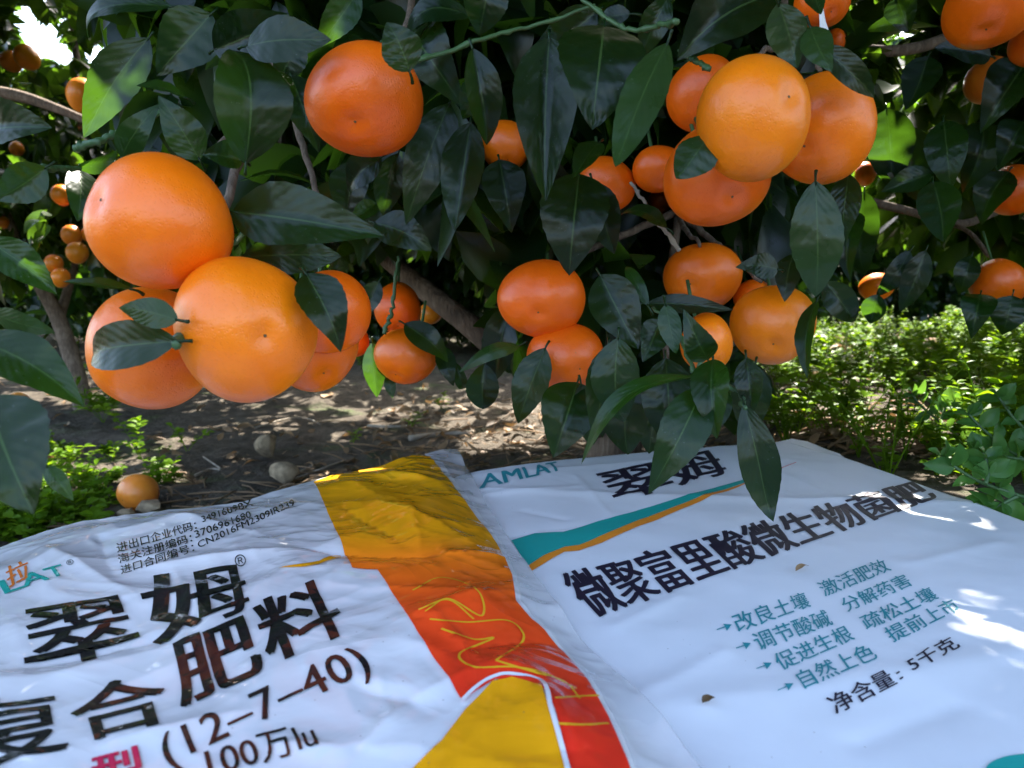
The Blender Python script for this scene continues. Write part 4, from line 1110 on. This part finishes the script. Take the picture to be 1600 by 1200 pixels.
tag(link('leaf_litter', b.mesh('leaf_litter'), M['dry']), kind='stuff')

# fallen twigs one can tell apart
for lb, pts, rad in [('long brown fallen twig behind the glossy bag', [(455, 755), (480, 745), (505, 735), (540, 722)], .004), ('pale straight stalk lying on the bare soil', [(575, 668), (610, 669), (652, 667)], .0045),
                     ('thin pale arched twig lying on bare soil left', [(400, 670), (445, 656), (480, 655), (500, 664)], .0025), ('stubby broken twig beside the lower stone', [(448, 752), (470, 741), (494, 730)], .005), ('forked grey twig among dark clods left', [(305, 745), (330, 735), (345, 735), (318, 716)], .003),
                     ('thick reddish stalk lying under the leaf cluster', [(640, 690), (690, 683), (740, 680)], .008)]:
    b = Buf(); w_ = np.array([gpt(*q) for q in pts]); w_[:, 2] += rad; tube(b, spline(w_, 12), np.linspace(rad, rad * .6, 12), 7); tag(link('dry_twig', b.mesh('dry_twig'), M['greytwig']), lb, 'twig', 'fallen twigs on the soil')


def stone(px, py, rx, ry, lb, seed):
    g = gpt(px, py + ry * .9); d = (g - CAM) @ FWD; C = P(px, py, d); R = rx * .88 * d / F
    bm = bmesh.new(); bmesh.ops.create_icosphere(bm, subdivisions=4, radius=1)
    r = np.random.default_rng(seed); pl = r.normal(0, 1, (14, 3)); pl /= np.linalg.norm(pl, axis=1)[:, None]; off = r.uniform(.5, .85, 14)
    for v in bm.verts:
        p_ = np.array(v.co)
        for n_2, o_ in zip(pl, off):
            e = p_ @ n_2 - o_
            if e > 0: p_ = p_ - n_2 * e * .85
        p_ = p_ * (1 + .05 * vnoise(p_[0] * 4 + 9, p_[1] * 4 + p_[2] * 3, seed)); v.co = p_ * np.array([1, .9, ry / rx * 1.1]) * R
    me = bpy.data.meshes.new('stone'); bm.to_mesh(me); bm.free()
    o = link('stone', me, M['stone'], smooth=False); o.location = C; tag(o, lb, 'stone', 'stones behind the bag')


stone(414, 695, 25, 25, 'upright pale angular stone behind the glossy bag', 3)
stone(441, 741, 31, 20, 'flat rounded stone just above the glossy bag edge', 5)
stone(232, 792, 26, 14, 'low brown stone in front of the fallen mandarin', 8)
stone(198, 803, 18, 9, 'small stone at the bag edge left of the low brown one', 12)


# ------------------------------------------------------------------ weeds
def weed_leaf(buf, B, D, ln, wr, tint, up=None):
    D = D / np.linalg.norm(D); n = np.array([RNG.normal(0, .3), RNG.normal(0, .3) - .2, 1.0]); n = n - D * (n @ D); n /= np.linalg.norm(n); S = np.cross(D, n)
    ts = np.array([0, .3, .62, 1.0]); ws = np.array([.08, .85, 1.0, 0]) * wr * ln * .5
    dr = -.18 * ts ** 2 * ln
    v = []
    for t, w_, q in zip(ts, ws, dr):
        c = B + D * ln * t + np.array([0, 0, q]); v += [c - S * w_ + n * w_ * .3, c, c + S * w_ + n * w_ * .3]
    i = np.arange(12).reshape(4, 3); q = np.stack([i[:-1, :-1], i[:-1, 1:], i[1:, 1:], i[1:, :-1]], -1).reshape(-1, 4)
    buf.add(np.array(v), q, None, np.tile(np.array([[0, 0], [.5, .5], [1, 1]]), (4, 1)), tint)


def weed(buf, x, y, h, nst, leaf=.016, narrow=.62, tint=(.2, .9)):
    z = float(ground_z(x, y)); base = np.array([x, y, z - .003]); tn = RNG.uniform(*tint)
    for s in range(nst):
        a = RNG.uniform(0, 6.28); lean = RNG.uniform(.1, .8)
        top = base + np.array([math.cos(a) * lean * h, math.sin(a) * lean * h, h * RNG.uniform(.6, 1.1)])
        mid = base * .5 + top * .5 + np.array([0, 0, .12 * h]); pts = spline([base, mid, top], 5); tube(buf, pts, [.0010, .0009, .0008, .0007, .0006], 4, tint=.8, cap=False)
        for t in np.linspace(.3, 1, max(3, int(h / .012))):
            c = pts[min(4, int(t * 4))] * (1 - (t * 4 % 1)) + pts[min(4, int(t * 4) + 1)] * (t * 4 % 1); b0 = RNG.uniform(0, 6.28)
            for k in range(2 + (t > .9)):
                bb = b0 + k * math.pi + RNG.normal(0, .3)
                weed_leaf(buf, c, np.array([math.cos(bb), math.sin(bb), RNG.uniform(.1, .7)]), leaf * RNG.uniform(.55, 1.15), narrow * RNG.uniform(.8, 1.2), np.clip(tn + RNG.normal(0, .12), 0, 1))


def on_bag(x, y):
    return (y < .98) & (x < .37) | (y < .42) | ((y < .86 - (x - .3) * 1.15) & (x > .25) & (x < .55))


b = Buf(); k = 0
while k < 1000:
    x_, y_ = RNG.uniform(.22, 2.3), RNG.uniform(.72, 2.9)
    if on_bag(x_, y_): continue
    px, py, d = project(np.array([x_, y_, float(ground_z(x_, y_))]))
    if px < 1165 or px > 1750 or py < 470: continue
    if py > 680 and px < 1500 and RNG.random() < .5: continue
    if 1220 < px < 1470 and py < 550 and RNG.random() < .8: continue
    if fbm(np.array([x_ * 3]), np.array([y_ * 3]), 71, 2)[0] < -.10: continue
    weed(b, x_, y_, RNG.choice([.03, .045, .06, .08, .11]) * RNG.uniform(.8, 1.2), int(RNG.integers(2, 6)), RNG.choice([.009, .014, .02, .026]), RNG.choice([.3, .55, .7]), tint=(.1, 1)); k += 1
k = 0
while k < 190:
    px, py = RNG.uniform(-120, 300), RNG.uniform(705, 850)
    if RNG.random() > (1 - max(0, px - 60) / 260): continue
    if py < 745 and RNG.random() < .7: continue
    if abs(px - 220) < 48 and py > 762 and RNG.random() < .9: continue
    g = gpt(px, py)
    if g[1] < .62: continue
    weed(b, g[0], g[1], RNG.uniform(.015, .055), int(RNG.integers(2, 6)), RNG.uniform(.010, .022), tint=(.4, 1)); k += 1
for _ in range(360):
    x_, y_ = RNG.uniform(-3, 4.2), RNG.uniform(2.6, 6.5)
    if x_ < .6 and RNG.random() < .6: continue
    if abs(x_ + .3) < .8 and y_ < 3.2: continue
    if 1220 < project(np.array([x_, y_, .15]))[0] < 1470 and RNG.random() < .7: continue
    weed(b, x_, y_, RNG.uniform(.03, .09), 4, .026)
tag(link('weeds', b.mesh('weeds'), M['weed']), kind='stuff')

# sprawling chickweed beside the bag: stems with pairs of rounder leaves
def sprawl(paths, d0, lb):
    t = empty('chickweed_plant', tuple(P(*paths[0][0], d0)))
    tag(t, lb, 'weed'); sb, lbuf = Buf(), Buf()
    for path in paths:
        pts = np.array([P(x, y, d0 + (k * .004)) for k, (x, y) in enumerate(path)]); pts = spline(pts, 16); tube(sb, pts, np.linspace(.0018, .0011, 16), 7, tint=.9)
        for k in range(2, 16, 3):
            tn = pts[min(15, k + 1)] - pts[k - 1]; tn /= np.linalg.norm(tn); side = np.cross(tn, -ray(1500, 700)); side /= np.linalg.norm(side)
            for sg in (-1, 1):
                D = side * sg + tn * .55 + np.array([0, -.2, .15]) + RNG.normal(0, .25, 3); D /= np.linalg.norm(D); ln = RNG.uniform(.014, .025)
                one_leaf(pts[k], pts[k] + D * ln, ln * .62, np.array([0, -.55, .8]) + RNG.normal(0, .3, 3), .08, .25, seed=int(RNG.integers(1e6)), grid=LG, buf=lbuf, tint=RNG.uniform(.2, .9))
        for k in range(2):
            D = np.array([RNG.normal(0, 1), -.4, .8]); D /= np.linalg.norm(D); one_leaf(pts[-1], pts[-1] + D * .015, .009, np.array([0, -.6, .8]), .1, .2, seed=k, grid=LG, buf=lbuf, tint=.9)
    link('stem', sb.mesh('stem'), M['twig'], t); link('foliage', lbuf.mesh('foliage'), M['chick'], t)


LG = leaf_grid(8, 4)
sprawl([[(1640, 790), (1580, 770), (1530, 752), (1490, 728), (1470, 712)], [(1590, 775), (1560, 790), (1535, 800)], [(1540, 756), (1545, 735), (1540, 715)]], .60, 'broad leaved chickweed sprawling on dark soil right beside the flat bag')
sprawl([[(1660, 745), (1600, 718), (1560, 690), (1530, 665), (1512, 645)], [(1600, 718), (1560, 712), (1520, 706)], [(1640, 700), (1590, 660), (1560, 620)]], .70, 'taller chickweed with crossing stems at the right edge')
sprawl([[(1520, 700), (1480, 668), (1440, 635), (1425, 615)], [(1470, 660), (1476, 640), (1490, 628)]], .85, 'pale stemmed chickweed leaning left over sunlit litter')

# seedlings on the bare soil
for lb, px, py, h_, n_2, lf, nw in [('narrow leaved weed standing on bare soil by the left trunk', 162, 660, .11, 5, .07, .16), ('small pale seedling right of the narrow leaved weed', 214, 700, .10, 2, .03, .5), ('three stemmed seedling on bare soil under the left cluster', 292, 705, .07, 3, .022, .5),
                                  ('bright sunlit seedling above the fallen mandarin', 258, 745, .045, 3, .024, .55), ('tiny sprout beside the upright stone', 552, 692, .03, 3, .02, .3), ('thin sprout on soil under the tilted mandarin', 690, 640, .05, 2, .025, .35), ('grassy sprout beside the pale stalk', 640, 672, .045, 3, .03, .2)]:
    g = gpt(px, py); b = Buf(); weed(b, g[0], g[1], h_, n_2, lf, nw, (.6, 1)); tag(link('seedling', b.mesh('seedling'), M['weed']), lb, 'seedling', 'seedlings on the bare soil')

# small dry flakes lying on the flat bag
for lb, px, py, r_, ti in [('pale dry leaf flake lying under the headline of the flat bag', 1253, 893, .006, .9), ('thin dark dry flake lying low on the flat bag', 1107, 1101, .006, .1)]:
    w_ = hit(np.array([px - 10., px + 11.]), np.array([py + 4., py - 4.]), hR); w_[:, 2] += .002; b = one_leaf(w_[0], w_[1], r_ * .7, np.array([0, 0, 1.]), .12, .4, grid=LG, tint=ti)
    tag(link('dry_flake', b.mesh('dry_flake'), M['dry']), lb, 'flake')
